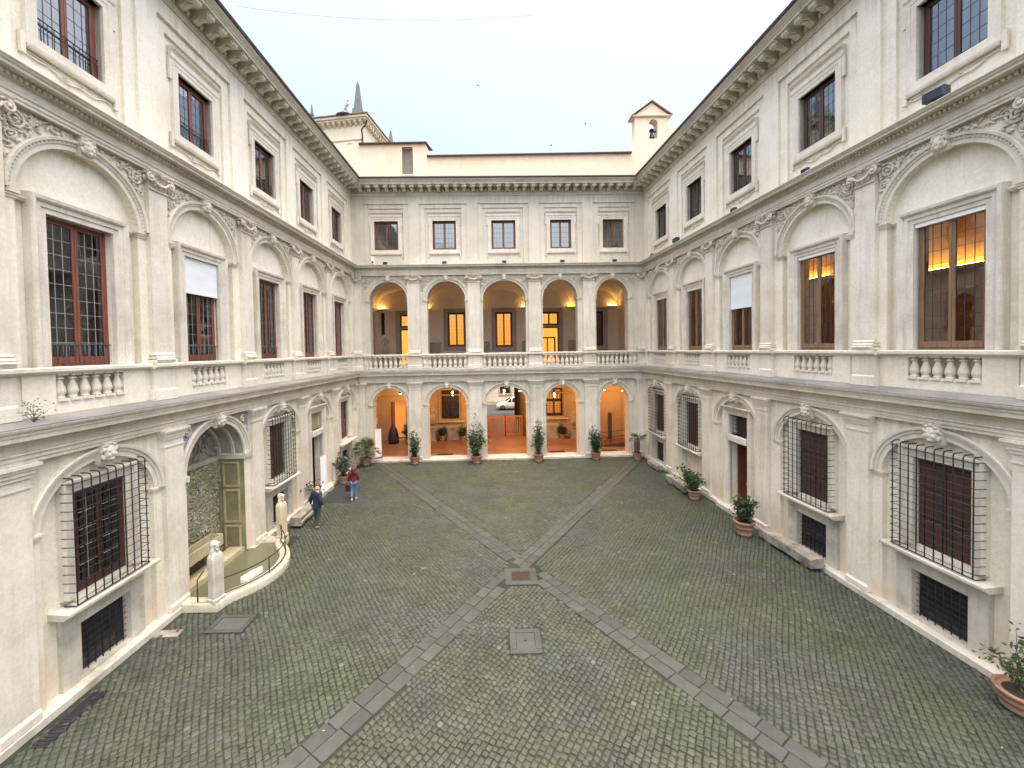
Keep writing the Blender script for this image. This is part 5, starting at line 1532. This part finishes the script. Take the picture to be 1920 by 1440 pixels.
# the bag hangs from her hand: a thing of its own
bg = empty('handbag', (-7.36, 19.74, .53)); tag(bg, 'burgundy handbag hanging from the hand of the woman in red', 'bag')
m = MB(False); m.tbox(-.13, .13, -.05, .05, -.13, .16, .02); m.build('bag_body', BAG, bg)
m = MB(False); m.tube([(-.10, 0, .15), (-.07, 0, .27), (.07, 0, .27), (.10, 0, .15)], .012, 5); m.build('handle', BAG, bg)

# ------------------------------------------------------------------ portico furniture
FLOORZ = .12
def lamp_light(parent, loc, watts, r=.06, col=(1.0, .53, .19)):
    d = bpy.data.lights.new('lamp_light', 'POINT'); d.energy = watts; d.color = col; d.shadow_soft_size = r
    o = bpy.data.objects.new('lamp_light', d); COL.objects.link(o); o.parent = parent; o.location = loc
def pendant(x, y, z, label, watts):
    e = empty('pendant_lantern', (x, y, z)); tag(e, label, 'lantern', 'lanterns hanging in the portico')
    m = MB(False)
    for k in range(6):
        a = 2 * PI * k / 6
        m.tube([(.0, 0, .34), (.14 * math.cos(a), .14 * math.sin(a), .10), (.11 * math.cos(a), .11 * math.sin(a), -.16), (0, 0, -.24)], .010, 4)
    m.tube([(.14 * math.cos(2 * PI * k / 12), .14 * math.sin(2 * PI * k / 12), .10) for k in range(13)], .010, 4)
    m.build('cage', IRON, e)
    m = MB(False); m.tube([(0, 0, .34), (0, 0, 5.15 - z)], .008, 4); m.build('chain', IRON, e)
    m = MB(False); m.blob((0, 0, 0), (.062, .062, .085), 10, 7); m.build('bulb', BULB, e)
    lamp_light(e, (0, 0, -.32), watts)
pendant(-3.22, 29.6, 4.16, 'lit lantern hanging in the arch with the dark grilled window', 46)
pendant(.55, 29.6, 4.22, 'lit lantern hanging over the way to the gate', 136)
pendant(4.22, 29.6, 3.92, 'lit lantern hanging before the lit grilled window', 46)
def wall_lamp(x, y, z, label, watts):
    e = empty('wall_lamp', (x, y, z)); tag(e, label, 'wall lamp', 'spot lamps on the portico walls')
    m = MB(False); m.tube([(0, .35, .10), (0, .1, .12), (0, 0, .06)], .015, 5); m.build('arm', IRON, e)
    m = MB(False); m.lathe(0, 0, [(.03, .10), (.09, .02), (.11, -.04), (.10, -.05)], 10); m.build('shade', IRON, e)
    m = MB(False); m.blob((0, 0, -.06), (.08, .08, .05), 10, 6); m.build('bulb', BULB, e)
    lamp_light(e, (0, -.02, -.16), watts)
wall_lamp(-7.30, 30.6, 4.10, 'bright spot lamp in the first arch beside the palm', 51)
wall_lamp(8.15, 30.6, 4.12, 'bright lamp over the ramp in the last arch', 46)
wall_lamp(9.60, 30.9, 4.00, 'dimmer lamp on the end wall of the last arch', 31)
wall_lamp(1.85, 32.0, 4.0, 'small lamp beside the passage to the street', 51)
d = bpy.data.objects  # (lamps of the passage beyond the gate)
wall_lamp(1.2, 37.0, 4.2, 'lamp inside the passage beyond the slatted gate', 14)

# slatted gate across the passage: each slat its own board
gate = empty('slatted_gate', (.66, 33.0, FLOORZ)); tag(gate, 'low slatted wooden gate glowing orange across the street passage', 'gate')
for k in range(16):
    x = -1.37 + 2.74 * k / 15
    if abs(x) < .03: continue
    m = MB(False); m.tbox(x - .042, x + .042, .0, .03, .06, 1.72, .008); m.build('slat', WOOD_GATE, gate)
for z in (.16, 1.60):
    m = MB(False); m.box(-1.44, 1.44, .031, .07, z, z + .09); m.build('crossrail', WOOD_GATE, gate)
for x in (-1.50, 0, 1.50):
    m = MB(False); m.box(x - .04, x + .04, -.01, .08, 0, 1.80); m.build('post', WOOD_DARK, gate)

# statues, altars and the like
def statue(x, y, z, H, ped, label, rotz, mat, seed=0):
    e = empty('statue', (x, y, z), rotz); tag(e, label, 'statue')
    m = MB(False)
    m.box(-.30, .30, -.26, .26, 0, .10); m.box(-.25, .25, -.21, .21, .10, ped - .10); m.box(-.30, .30, -.26, .26, ped - .10, ped)
    m.tbox(-.18, .18, .21, .225, .22, ped - .22, .01); m.build('pedestal', mat, e)
    s = H / 1.75
    V = [(0, 0, .95, .15, .12), (.03, 0, 1.25, .16, .11), (.02, 0, 1.44, .07, .06), (.02, -.01, 1.52, .045, .045), (.04, -.02, 1.63, .075, .09),
         (-.16, 0, 1.38, .06), (-.24, .02, 1.12, .05), (-.14, -.12, .98, .04), (.21, 0, 1.38, .06), (.28, -.02, 1.12, .05), (.24, -.14, 1.25, .04),
         (-.08, 0, .86, .10), (-.09, -.03, .47, .07), (-.09, 0, .06, .055), (.10, 0, .86, .10), (.13, -.07, .48, .07), (.14, .05, .06, .055)]
    V = [tuple([v[0] * s, v[1] * s, v[2] * s + ped] + [q * s for q in v[3:]]) for v in V]
    E = chain(0, 1, 2, 3, 4) + [(2, 5)] + chain(5, 6, 7) + [(2, 8)] + chain(8, 9, 10) + [(0, 11)] + chain(11, 12, 13) + [(0, 14)] + chain(14, 15, 16)
    skin_obj('figure', V, E, mat, e, 0)
    d = MB(False)
    for k in range(9):
        a = -.6 + .16 * k; d.tube([(a * .28 * s, -.12 * s, ped + 1.0 * s), (a * .30 * s, -.14 * s, ped + .55 * s), (a * .34 * s, -.10 * s, ped + .04)], [.03 * s, .04 * s, .045 * s], 5)
    d.build('drapery', mat, e)
STAT = stone('grey_marble', (.42, .38, .32), (.30, .27, .22), (.50, .46, .40), .3, sc=3)
statue(6.05, 32.0, FLOORZ, 1.32, .95, 'marble statue on a carved pedestal in the fourth portico arch', R(10), STAT)
statue(-5.10, 31.9, FLOORZ, 1.65, 1.15, 'tall dim statue on a pedestal left of the grilled window in the second arch', R(-5), STAT)
lp = wing_b.matrix_world @ Vector((.92, 4.5, 6.02)); statue(lp.x, lp.y, 6.02, 1.62, .80, 'pale statue standing in the corner of the upper loggia', R(15), STAT)
def altar(x, y, label):
    e = empty('stone_altar', (x, y, FLOORZ)); tag(e, label, 'altar', 'carved altars against the portico wall')
    m = MB(False); m.box(-.50, .50, -.20, .20, 0, .14); m.box(-.44, .44, -.16, .20, .14, .96); m.box(-.52, .52, -.22, .20, .96, 1.12); m.build('body', STAT, e)
    m = MB(False); f = MB(); f.ring(0, .55, .26, .24, [(0, .16), (0, .19), (.05, .19), (.05, .16)]); f.box(-.31, -.26, .16, .19, .24, .55); f.box(.26, .31, .16, .19, .24, .55); f.build('arched_frame', STAT, e)
altar(-3.50, 32.2, 'carved stone altar under the dark grilled window of the second arch')
altar(4.35, 32.2, 'carved stone altar under the lit grilled window of the fourth arch')
b = empty('marble_bust', (-8.42, 27.5, 0)); tag(b, 'white marble bust on a bracket just inside the first arch', 'bust')
m = MB(False); m.sweep([(-.12, 2.3), (.14, 2.3), (.22, 2.55), (.26, 2.62), (.26, 2.70), (-.12, 2.70)], -.22, .22); m.build('bracket', MARBLE, b)
skin_obj('bust_figure', [(0, 0, 2.78, .13, .10), (0, 0, 2.95, .16, .11), (0, 0, 3.07, .06, .06), (0, -.01, 3.19, .08, .095), (-.17, 0, 2.95, .07), (.17, 0, 2.95, .07)], [(0, 1), (1, 2), (2, 3), (1, 4), (1, 5)], MARBLE, b, 1)
# low display stand and ramp rail in the last arch
s = empty('information_stand', (8.62, 30.9, FLOORZ)); tag(s, 'tall dark narrow stand behind the ramp rail', 'stand')
m = MB(False); m.box(-.24, .24, -.20, .20, 0, .10); m.build('base', BLACK, s)
m = MB(False); m.tbox(-.15, .15, -.05, .05, .10, 2.15, .01); m.build('panel', GREYMETAL, s)
r = empty('access_ramp', (8.05, 29.6, FLOORZ)); tag(r, 'brown access ramp with thin metal handrail in the last arch', 'ramp')
m = MB(False)
v = [m.P(*q) for q in ((-1.0, -.6, 0), (1.3, -.6, .0), (1.3, .8, .0), (-1.0, .8, 0), (-1.0, -.6, .02), (1.3, -.6, .32), (1.3, .8, .32), (-1.0, .8, .02))]
for q in ((0, 1, 5, 4), (1, 2, 6, 5), (2, 3, 7, 6), (3, 0, 4, 7), (4, 5, 6, 7)): m.face([v[k] for k in q])
m.build('deck', wood('ramp_wood', (.12, .045, .03)), r)
m = MB(False)
for x in (-.75, .1, 1.2): m.tube([(x, -.55, .0), (x, -.55, .95 + .12 * (x + .75))], .018, 5)
for h in (.95, .55): m.tube([(-.95, -.55, h), (1.25, -.55, h + .24)], .018, 5)
m.build('handrail', RUST, r)
c = empty('covered_bundle', (-8.05, 31.3, FLOORZ)); tag(c, 'dark blue peaked cloth-covered bundle standing in the first arch', 'bundle')
m = MB(False); m.lathe(0, 0, [(.40, 0), (.42, .30), (.38, .75), (.28, 1.10), (.12, 1.38), (.03, 1.50)], 9); m.build('cover', plain('blue_cloth', (.02, .03, .07), .6, 0, .4, 5), c)
def banner(x, y, rotz, w, h, label, dark=0, z=0.0):
    e = empty('banner_stand', (x, y, z), rotz); tag(e, label, 'banner')
    m = MB(False); m.box(-w / 2 - .03, w / 2 + .03, -.14, .14, 0, .07); m.build('base', GREYMETAL, e)
    m = MB(False); m.box(-w / 2, w / 2, -.012, .012, .07, h); m.build('panel', WHITE, e)
banner(-8.02, 26.95, R(40), .55, 1.95, 'white roll-up banner just inside the first arch', 0, FLOORZ)
banner(-8.94, 20.62, R(55), .32, 1.95, 'white and grey upright banner beside the left doorway', 0, 0)
m = MB(False); m.quad((-8.55, 19.35, .012), (-7.05, 19.25, .012), (-7.35, 21.6, .012), (-8.62, 22.0, .012))
v0 = m
tag(v0.build('floor_mat', plain('charcoal_mat', (.026, .027, .031), .95, 0, .15, 10)), 'charcoal entrance mat laid on the cobbles before the left doorway', 'mat')
# carved panels leaning on the loggia wall
for u0, u1, lb in ((4.05, 5.05, 'carved relief slab low on the loggia wall in the second upper arch'), (8.50, 8.98, 'relief slab on the statue side of the middle upper window'), (11.55, 12.2, 'relief slab on the far side of the middle upper window, part hidden by the pillar'), (15.30, 16.05, 'plain inscribed slab in the fourth upper arch')):
    p = wing_b.matrix_world @ Vector(((u0 + u1) / 2, 5.65, 7.05)); e = empty('relief_slab', p, AB); tag(e, lb, 'relief')
    w = (u1 - u0) / 2; m = MB(False); m.box(-w, w, -.06, .06, 0, .85); m.build('slab', STAT, e)
    f = MB(); f.frame(-w + .08, w - .08, .08, .77, [(0, .06), (0, .085), (.07, .085), (.07, .06)], True)
    rr = random.Random(int(u0 * 10))
    if u0 < 15:
        for k in range(10): f.blob((rr.uniform(-w + .12, w - .12), .07, rr.uniform(.2, .65)), (.035, .03, rr.uniform(.06, .16)), 6, 4, rr.uniform(-.5, .5))
    else:
        for k in range(6): f.box(-w + .14, w - .14, .06, .068, .18 + .09 * k, .20 + .09 * k)
    f.build('carving', STAT, e)

# ------------------------------------------------------------------ street beyond the gate
m = MB(False); m.quad((-30, 42.9, .06), (40, 44.2, .06), (40, 53.4, .06), (-30, 53.4, .06)); st = m.build('street', ASPHALT); tag(st, 'grey street beyond the gate', 'street', kind='structure')
h = empty('street_building', (0, 53.2, 0)); tag(h, 'stone-coursed building across the street behind the white car', 'building')
m = MB(); m.holes(-30, 40, 0, 16, 0.0, [(.45, 1.80, 1.45, 2.75)]); m.reveal(.45, 1.80, 1.45, 2.75, 0, -.3); m.build('wall', BELV, h)
for k in range(9):
    z = .35 + .55 * k; m = MB()
    for a, b in (((-8, .2), (2.05, 10)) if 1.2 < z + .5 and z < 3.0 else ((-8, 10),)): m.tbox(a, b, .001, .05, z, z + .51, .02)
    m.build('stone_course', BELV, h)
m = MB(); m.frame(.45, 1.80, 1.45, 2.75, [(0, -.1), (0, .08), (.20, .08), (.20, .0)], True); m.build('window_surround', TRAV, h)
m = MB(); m.rect(.45, 1.80, 1.45, 2.75, -.25); m.build('window_pane', plain('dark_pane', (.03, .025, .02), .15), h)

CARP = new_mat('car_paint')[0]; _b = CARP.node_tree.nodes['Principled BSDF']; _b.inputs['Base Color'].default_value = (.74, .73, .70, 1); _b.inputs['Roughness'].default_value = .25; _b.inputs['Coat Weight'].default_value = .6
CARG = plain('car_glass', (.02, .022, .025), .06)
TYRE = plain('tyre_rubber', (.02, .02, .02), .8)
car = empty('parked_car', (2.0, 48.6, .06)); tag(car, 'white hatchback parked across the street seen through the gate', 'car')
# cross-sections along x (front is -x): (x, half width low, half width top, z low, z belt, z top)
S = [(-2.02, .55, .50, .32, .52, .56), (-1.95, .74, .66, .22, .60, .66), (-1.70, .82, .74, .20, .70, .80), (-1.20, .85, .76, .20, .80, .93), (-.95, .86, .74, .20, .86, 1.00), (-.30, .86, .60, .20, .92, 1.40), (.10, .86, .58, .20, .94, 1.52), (.90, .86, .57, .20, .95, 1.54), (1.55, .85, .58, .20, .96, 1.46), (1.95, .80, .62, .24, .95, 1.15), (2.05, .72, .62, .32, .80, .95)]
m = MB(False); rows = []
for x, wl_, wt, z0, zb, zt in S:
    half = [(-wl_ * .92, z0), (-wl_, z0 + .12), (-wl_, (z0 + zb) / 2), (-wl_ * .97, zb), (-wt, zt - .03), (-wt * .85, zt)]
    rows.append([m.P(x, y, z) for y, z in half + [(-y, z) for y, z in reversed(half)]])
for a, b in zip(rows[:-1], rows[1:]):
    for k in range(len(a) - 1): m.face([a[k], a[k + 1], b[k + 1], b[k]], True)
m.face(rows[0]); m.face(list(reversed(rows[-1]))); m.build('body', CARP, car)
for y in (-1, 1):
    m = MB(False)
    for pts in (((-.82, .95), (-.28, .97), (-.26, 1.36), (-.36, 1.33)), ((-.20, .98), (.62, 1.0), (.60, 1.46), (-.15, 1.40)), ((.70, 1.0), (1.5, 1.02), (1.32, 1.40), (.68, 1.46))):
        def yy(z): return y * (.865 - max(0, z - .93) * .52)
        m.face([m.P(x, yy(z), z) for x, z in pts])
    m.build('side_window', CARG, car)
m = MB(False); m.face([m.P(-.97, -.68, 1.02), m.P(-.97, .68, 1.02), m.P(-.36, .55, 1.40), m.P(-.36, -.55, 1.40)]); m.build('windscreen', CARG, car)
for x in (-1.32, 1.28):
    for y in (-1, 1):
        m = MB(False)
        rows = []
        for r, w in ((.20, -.09), (.29, -.10), (.31, -.06), (.31, .06), (.29, .10), (.20, .09)):
            rows.append([m.P(x + r * math.cos(2 * PI * k / 18), y * .80 + w, .31 + r * math.sin(2 * PI * k / 18)) for k in range(18)])
        for a, b in zip(rows[:-1], rows[1:]):
            for k in range(18): m.face([a[k], a[(k + 1) % 18], b[(k + 1) % 18], b[k]], True)
        wl2 = m.build('wheel', TYRE, car)
        m = MB(False)
        for k in range(5):
            a = 2 * PI * k / 5; m.tube([(x, y * .885, .31), (x + .19 * math.cos(a), y * .88, .31 + .19 * math.sin(a))], .03, 5)
        m.blob((x, y * .88, .31), (.05, .02, .05), 8, 4); m.build('rim', GREYMETAL, wl2)
for y in (-1, 1):
    m = MB(False); m.blob((-1.80, y * .62, .66), (.18, .13, .07), 8, 5, .35); m.build('headlight', CARG, car)
    m = MB(False); m.blob((-.72, y * .93, 1.0), (.07, .10, .06), 8, 5); m.build('wing_mirror', CARP, car)

# ------------------------------------------------------------------ roofs behind the far wing
def tile_row(m, x0, x1, y, z, depth, rise, r=.10):
    n = int((x1 - x0) / (r * 2.1))
    for k in range(n):
        x = x0 + (x1 - x0) * (k + .5) / n; a = []; b = []
        for j in range(6):
            t = PI * j / 5
            a.append(m.P(x + r * math.cos(t), y, z + r * .8 * math.sin(t))); b.append(m.P(x + r * math.cos(t), y + depth, z + rise + r * .8 * math.sin(t)))
        for j in range(5): m.face([a[j], a[j + 1], b[j + 1], b[j]], True)
        m.face(a)
pb = empty('peach_building', (0, 32.0, 17)); tag(pb, 'long peach rendered upper storey with tiled roof behind the far wing', 'building')
m = MB(); m.holes(-13, -5.22, 0, 6.42, 0.0, [(-7.05, -6.20, 4.05, 6.15)]); m.reveal(-7.05, -6.20, 4.05, 6.15, 0, -.4); m.holes(-5.22, 10.9, 0, 5.38, 0.0, [])
m.quad((-5.22, 0, 5.0), (-5.22, -4, 5.0), (-5.22, -4, 6.42), (-5.22, 0, 6.42)); m.quad((-13, 0, 0), (-13, -4, 0), (-13, -4, 6.4), (-13, 0, 6.4)); m.quad((-4.6, 0, 5.0), (-5.22, 0, 6.42), (-5.22, -.01, 5.0), (-4.6, -.01, 5.0))
m.build('wall', PEACH, pb)
m = MB(); m.frame(-7.05, -6.20, 4.05, 6.15, [(0, -.1), (0, .03), (.10, .03), (.10, 0)], True); wf = m.build('window', PEACH, pb)
m = MB(); m.rect(-7.05, -6.20, 4.05, 6.15, -.30); m.build('shutter', plain('grey_shutter', (.22, .20, .18), .8), wf)
m = MB(False); tile_row(m, -10.35, -5.1, -.22, 6.42, 4, 1.2, .075); tile_row(m, -5.1, 10.85, -.22, 5.38, 4, 1.2, .075); m.box(-10.4, -5.05, -.20, .2, 6.385, 6.42); m.box(-5.1, 10.85, -.20, .2, 5.345, 5.38); m.build('roof', EDGE, pb)
bt = empty('bell_gable', (0, 32.2, 17)); tag(bt, 'peach bell gable with a pointed top and one hanging bell', 'bell tower')
m = MB()
outl = [(10.55, 0), (10.72, 4.8), (10.85, 5.4), (11.05, 6.0), (11.18, 6.7), (11.22, 7.4), (11.22, 8.30), (13.80, 8.30), (13.80, 0)]
hole = [(12.32, 6.56), (13.0, 6.56), (13.0, 7.72)] + [(12.66 + .34 * math.cos(PI * k / 8), 7.72 + .36 * math.sin(PI * k / 8)) for k in range(1, 8)] + [(12.32, 7.72)]
for n in (0.0, -.75):                                        # front and back sheets with the bell opening
    m.face([m.P(u, n, z) for u, z in outl[:7] + [(12.32, 8.30), (12.32, 0)]])
    m.face([m.P(u, n, z) for u, z in [(13.0, 0), (13.80, 0), (13.80, 8.30), (13.0, 8.30)]])
    m.face([m.P(u, n, z) for u, z in [(12.32, 0), (13.0, 0), (13.0, 6.56), (12.32, 6.56)]])
    up = hole[2:]
    for (a, b), (c, d_) in zip(up[:-1], up[1:]): m.quad((a, n, b), (c, n, d_), (c, n, 8.30), (a, n, 8.30))
for (a, b), (c, d_) in zip(outl[:-1], outl[1:]): m.quad((a, 0, b), (c, 0, d_), (c, -.75, d_), (a, -.75, b))
hh = hole + [hole[0]]
for (a, b), (c, d_) in zip(hh[:-1], hh[1:]): m.quad((a, 0, b), (c, 0, d_), (c, -.75, d_), (a, -.75, b))
tri = [(11.10, 8.30), (13.95, 8.30), (12.52, 9.32)]
for n in (.06, -.80): m.face([m.P(u, n, z) for u, z in tri])
m.build('wall', PEACH, bt)
m = MB(); m.sweep([(-.8, 8.24), (.10, 8.24), (.14, 8.30), (.14, 8.36), (-.8, 8.38)], 11.0, 14.05); m.build('cornice', PEACH, bt)
m = MB()
for s, (a, b) in ((-1, ((10.92, 8.30), (12.52, 9.42))), (1, ((14.12, 8.30), (12.52, 9.42)))):
    m.quad((a[0], .22, a[1]), (b[0], .22, b[1]), (b[0], -.95, b[1]), (a[0], -.95, a[1])); m.quad((a[0], .22, a[1] + .05), (b[0], .22, b[1] + .05), (b[0], -.95, b[1] + .05), (a[0], -.95, a[1] + .05)); m.quad((a[0], .22, a[1]), (b[0], .22, b[1]), (b[0], .22, b[1] + .05), (a[0], .22, a[1] + .05))
m.build('roof', TILE_PALE, bt)
m = MB(); m.box(13.80, 17.5, -.6, 0, 0, 7.45); m.build('wall_extension', PEACH, bt)
bl = empty('bell', (12.66, 32.55, 24.0)); tag(bl, 'dark bronze bell hanging in the opening of the gable', 'bell')
m = MB(False); m.lathe(0, 0, [(.24, -.30), (.20, -.20), (.15, -.02), (.13, .12), (.08, .20), (.02, .22)], 14); m.build('bell_body', plain('bronze', (.05, .045, .04), .5, .6), bl)
m = MB(False); m.box(-.33, .33, -.05, .05, .22, .34); m.lathe(0, 0, [(.16, .34), (.18, .42), (.10, .50)], 10); m.build('yoke', IRON, bl)
# belvedere with obelisks
bv = empty('belvedere', (-11.85, 38, 18), R(-8)); tag(bv, 'cream belvedere tower with bracketed eaves topped by an obelisk', 'tower')
m = MB(); m.rect(-8, 0, 0, 10.3, 0); m.build('front_wall', BELV, bv)
m = MB(); m.quad((0, 0, 0), (0, -5.4, 0), (0, -5.4, 10.3), (0, 0, 10.3)); m.build('side_wall', BELV, bv)
m = MB(); m.sweep([(0, 8.9), (.06, 8.9), (.10, 8.98), (0, 9.0)], -8, .0); m.sweep([(0, 7.05), (.10, 7.05), (.14, 7.14), (0, 7.18)], -8, .05); m.build('string_course', BELV, bv)
m = MB(); m.frame(-1.75, -1.15, 7.75, 8.65, [(0, 0), (0, .05), (.12, .05), (.12, 0)], True); m.build('blind_window', BELV, bv)
m = MB(); m.box(-8.3, .55, -5.9, .55, 10.75, 10.95); m.box(-8.2, .42, -5.8, .42, 10.60, 10.75); m.build('eaves', BELV, bv)
m = MB(); m.box(-8.4, .65, -6.0, .65, 10.952, 11.05); m.build('roof', TILE, bv)
for k in range(15):
    m = MB(); u = -7.6 + .53 * k; m.sweep([(0, 10.15), (.22, 10.30), (.36, 10.45), (.36, 10.60), (0, 10.60)], u - .10, u + .10); m.build('bracket', BELV, bv)
for k in range(10):
    m = MB(); n = -.25 - .53 * k; m.box(0, .36, n - .10, n + .10, 10.30, 10.60); m.build('bracket', BELV, bv)
def obelisk(x, y, z, h, w, label):
    e = empty('obelisk', (x, y, z)); tag(e, label, 'obelisk'); m = MB(False)
    m.box(-w * .62, w * .62, -w * .62, w * .62, 0, h * .16); m.build('plinth', GREYSTONE, e)
    m = MB(False); a = [m.P(sx * w * .46, sy * w * .46, h * .16) for sx, sy in ((-1, -1), (1, -1), (1, 1), (-1, 1))]; b = [m.P(sx * w * .16, sy * w * .16, h * .95) for sx, sy in ((-1, -1), (1, -1), (1, 1), (-1, 1))]; t = m.P(0, 0, h)
    for k in range(4): m.face([a[k], a[(k + 1) % 4], b[(k + 1) % 4], b[k]]); m.face([b[k], b[(k + 1) % 4], t])
    m.blob((0, 0, h * 1.0), (w * .12, w * .12, w * .14), 6, 4); m.build('shaft', GREYSTONE, e)
GREYSTONE = stone('grey_stone', (.15, .17, .185), (.11, .125, .135), (.20, .215, .23), .2)
obelisk(-12.30, 38.0, 29.05, 3.0, .72, 'tall grey obelisk on the roof of the cream tower')
obelisk(-10.85, 44.0, 29.3, 1.6, .5, 'smaller grey obelisk farther back above the peach roof')
obelisk(-15.95, 36.5, 28.3, 1.0, .22, 'tiny grey obelisk tip above the left eaves')
rs = empty('ram_statue', (-13.55, 38.2, 29.05)); tag(rs, 'small roof statue of a rearing animal on a stepped base beside the tall obelisk', 'statue')
m = MB(False); m.lathe(0, 0, [(.95, 0), (.8, .12), (.5, .28), (.40, .42), (.36, .5)], 12); m.build('base', GREYSTONE, rs)
skin_obj('figure', [(0, 0, .85, .13), (.05, 0, 1.15, .15), (.12, 0, 1.45, .09), (.16, 0, 1.62, .08), (.28, 0, 1.58, .045), (-.10, 0, .60, .07), (.02, 0, .45, .05), (.22, -.06, 1.12, .05), (.36, -.06, 1.22, .035), (-.05, .06, .48, .06), (.10, 0, 1.78, .04), (.22, .06, 1.75, .04)],
         chain(0, 1, 2, 3, 4) + [(0, 5), (5, 6), (1, 7), (7, 8), (0, 9), (3, 10), (3, 11)], plain('pinkish_stone', (.42, .33, .30)), rs, 0)
dp = MB(False); dp.tube([(-11.35, 37.3, 28.3), (-11.5, 37.5, 28.0), (-11.95, 37.7, 27.7), (-11.95, 37.85, 26.6), (-11.75, 37.85, 26.3), (-11.95, 37.85, 25.4)], .07, 6)
tag(dp.build('downpipe', RUST, None), 'bent brown rainwater pipe on the corner of the cream tower', 'pipe')
cb = MB(False)
pts = [(-18.5 + 21.6 * t, 30.0, 32.5 - 1.05 * t - 2.6 * t * (1 - t)) for t in [i / 20 for i in range(21)]]
cb.tube(pts, .011, 4); tag(cb.build('overhead_cable', GREYMETAL), 'thin cable sagging across the sky', 'cable')
for k, (x, z) in enumerate(((-.96, 26.5), (6.81, 23.6), (4.30, 22.1))):
    e = empty('bird', (x, 30.0, z)); tag(e, ['topmost small dark bird in the sky', 'small dark bird in the sky nearest the bell gable', 'lowest small dark bird in the sky above the tiles'][k], 'bird')
    m = MB(False); m.blob((0, 0, 0), (.09, .03, .03), 6, 4); 
    m.face([m.P(-.02, 0, .01), m.P(.05, 0, .01), m.P(.02, -.16, .07)]); m.face([m.P(-.02, 0, .01), m.P(.05, 0, .01), m.P(.02, .16, .07)]); m.build('body', BLACK, e)

# ------------------------------------------------------------------ floodlights on the ledge under the top windows
FLOODM = plain('flood_housing', (.02, .045, .075), .4)
def flood(wing, u, n, z, s, label, yaw=0.0):
    p = wing.matrix_world @ Vector((u, -n, z)); q = wing.matrix_world.to_euler().z + yaw
    e = empty('floodlight', p, q); tag(e, label, 'floodlight', 'floodlights on the upper ledge')
    m = MB(); m.tbox(-.22 * s, .22 * s, -.10 * s, .14 * s, .06 * s, .30 * s, .02); m.build('housing', FLOODM, e)
    m = MB(); m.quad((-.19 * s, .141 * s, .09 * s), (.19 * s, .141 * s, .09 * s), (.19 * s, .141 * s, .27 * s), (-.19 * s, .141 * s, .27 * s)); m.build('lens', CARG, e)
    m = MB(); m.box(-.05 * s, .05 * s, -.06, .06, 0, .07 * s); m.build('bracket', BLACK, e)
flood(wing_r, 17.45, .34, 12.84, .95, 'large dark floodlight below the nearest upper window of the right wing', .15)
flood(wing_r, 13.60, .30, 12.84, .55, 'small floodlight below the second upper window of the tan-framed wing')
flood(wing_r, 9.85, .30, 12.84, .6, 'small floodlight below the third upper window of the tan-framed wing')
flood(wing_r, 4.90, .30, 12.84, .95, 'dark floodlight between the two farthest upper windows of the tan-framed wing')
flood(wing_r, 1.85, .30, 12.84, .5, 'small floodlight below the upper window nearest the far corner')
for k, u in enumerate((2.22, 6.04, 9.94, 13.75, 17.2)):
    flood(wing_b, u, .28, 12.84, .62, 'small floodlight below the %s upper window of the far wing' % ('first', 'second', 'middle', 'fourth', 'last')[k])
e = empty('security_camera', wing_b.matrix_world @ Vector((1.42, -.22, 12.84)), AB); tag(e, 'white box camera on the ledge at the near end of the far wing', 'camera')
m = MB(); m.box(-.10, .10, -.08, .10, .05, .55); m.build('housing', WHITE, e); m = MB(); m.box(-.04, .04, -.04, .04, 0, .05); m.build('bracket', GREYMETAL, e); m = MB(); m.lathe(0, .12, [(.05, .12), (.07, .16), (.05, .22)], 8); m.build('lens', BLACK, e)

# ------------------------------------------------------------------ small things on the paving
g = empty('wall_drain', (-8.62, 7.95, 0), R(1)); tag(g, 'dark iron drain strip in the cobbles along the left kerb', 'drain')
m = MB(False); m.box(-.16, .16, -.62, .62, -.02, .004); m.build('frame', BLACK, g)
m = MB(False)
for k in range(16): y = -.56 + 1.12 * k / 15; m.box(-.13, .13, y - .018, y + .018, .0045, .010)
m.build('bars', IRON, g)
rng = np.random.default_rng(77)
pos = []
while len(pos) < 90:
    y = rng.uniform(6.6, 25.5); x = rng.uniform(-8.5, 9.5)
    if x < -7.0 and 10.8 < y < 16.0: continue
    pos.append((x, y, .012 + rng.uniform(0, .012)))
V, tone = leaf_cloud(rng, pos, 1, .001, .085, .5)
V[:, 2] = .010 + (V[:, 2] - V[:, 2].min()) / (V[:, 2].max() - V[:, 2].min()) * .03
LITTER = leaf_mat('fallen_leaf', (.14, .10, .05), (.28, .17, .08), (.42, .36, .25))
tag(put('fallen_leaves', leaf_mesh('fallen_leaves', V, tone), LITTER), 'scattered small fallen leaves on the cobbles', 'leaves', kind='stuff')
import OpenImageIO as oiio, numpy as np, sys
for n in sys.argv[1:]:
    i=oiio.ImageBuf(n).get_pixels(oiio.UINT8); s=i.shape[1]/1920
    r=max(1,int(6*s))
    print(n)
    for k,(x,y) in dict(Lwall=(60,560),Lwall2=(310,600),Lup=(300,230),Lup2=(290,30),Rwall=(1610,560),Rup=(1630,200),back=(780,400),pil=(779,600),cob=(1200,1300),cob2=(800,950),skyTL=(500,60),skyC=(900,60),skyC2=(900,200),skyR=(1300,60),peach=(900,310),belv=(640,245)).items():
        print('   ',k,i[int(y*s)-r:int(y*s)+r+1,int(x*s)-r:int(x*s)+r+1,:3].mean((0,1)).round())
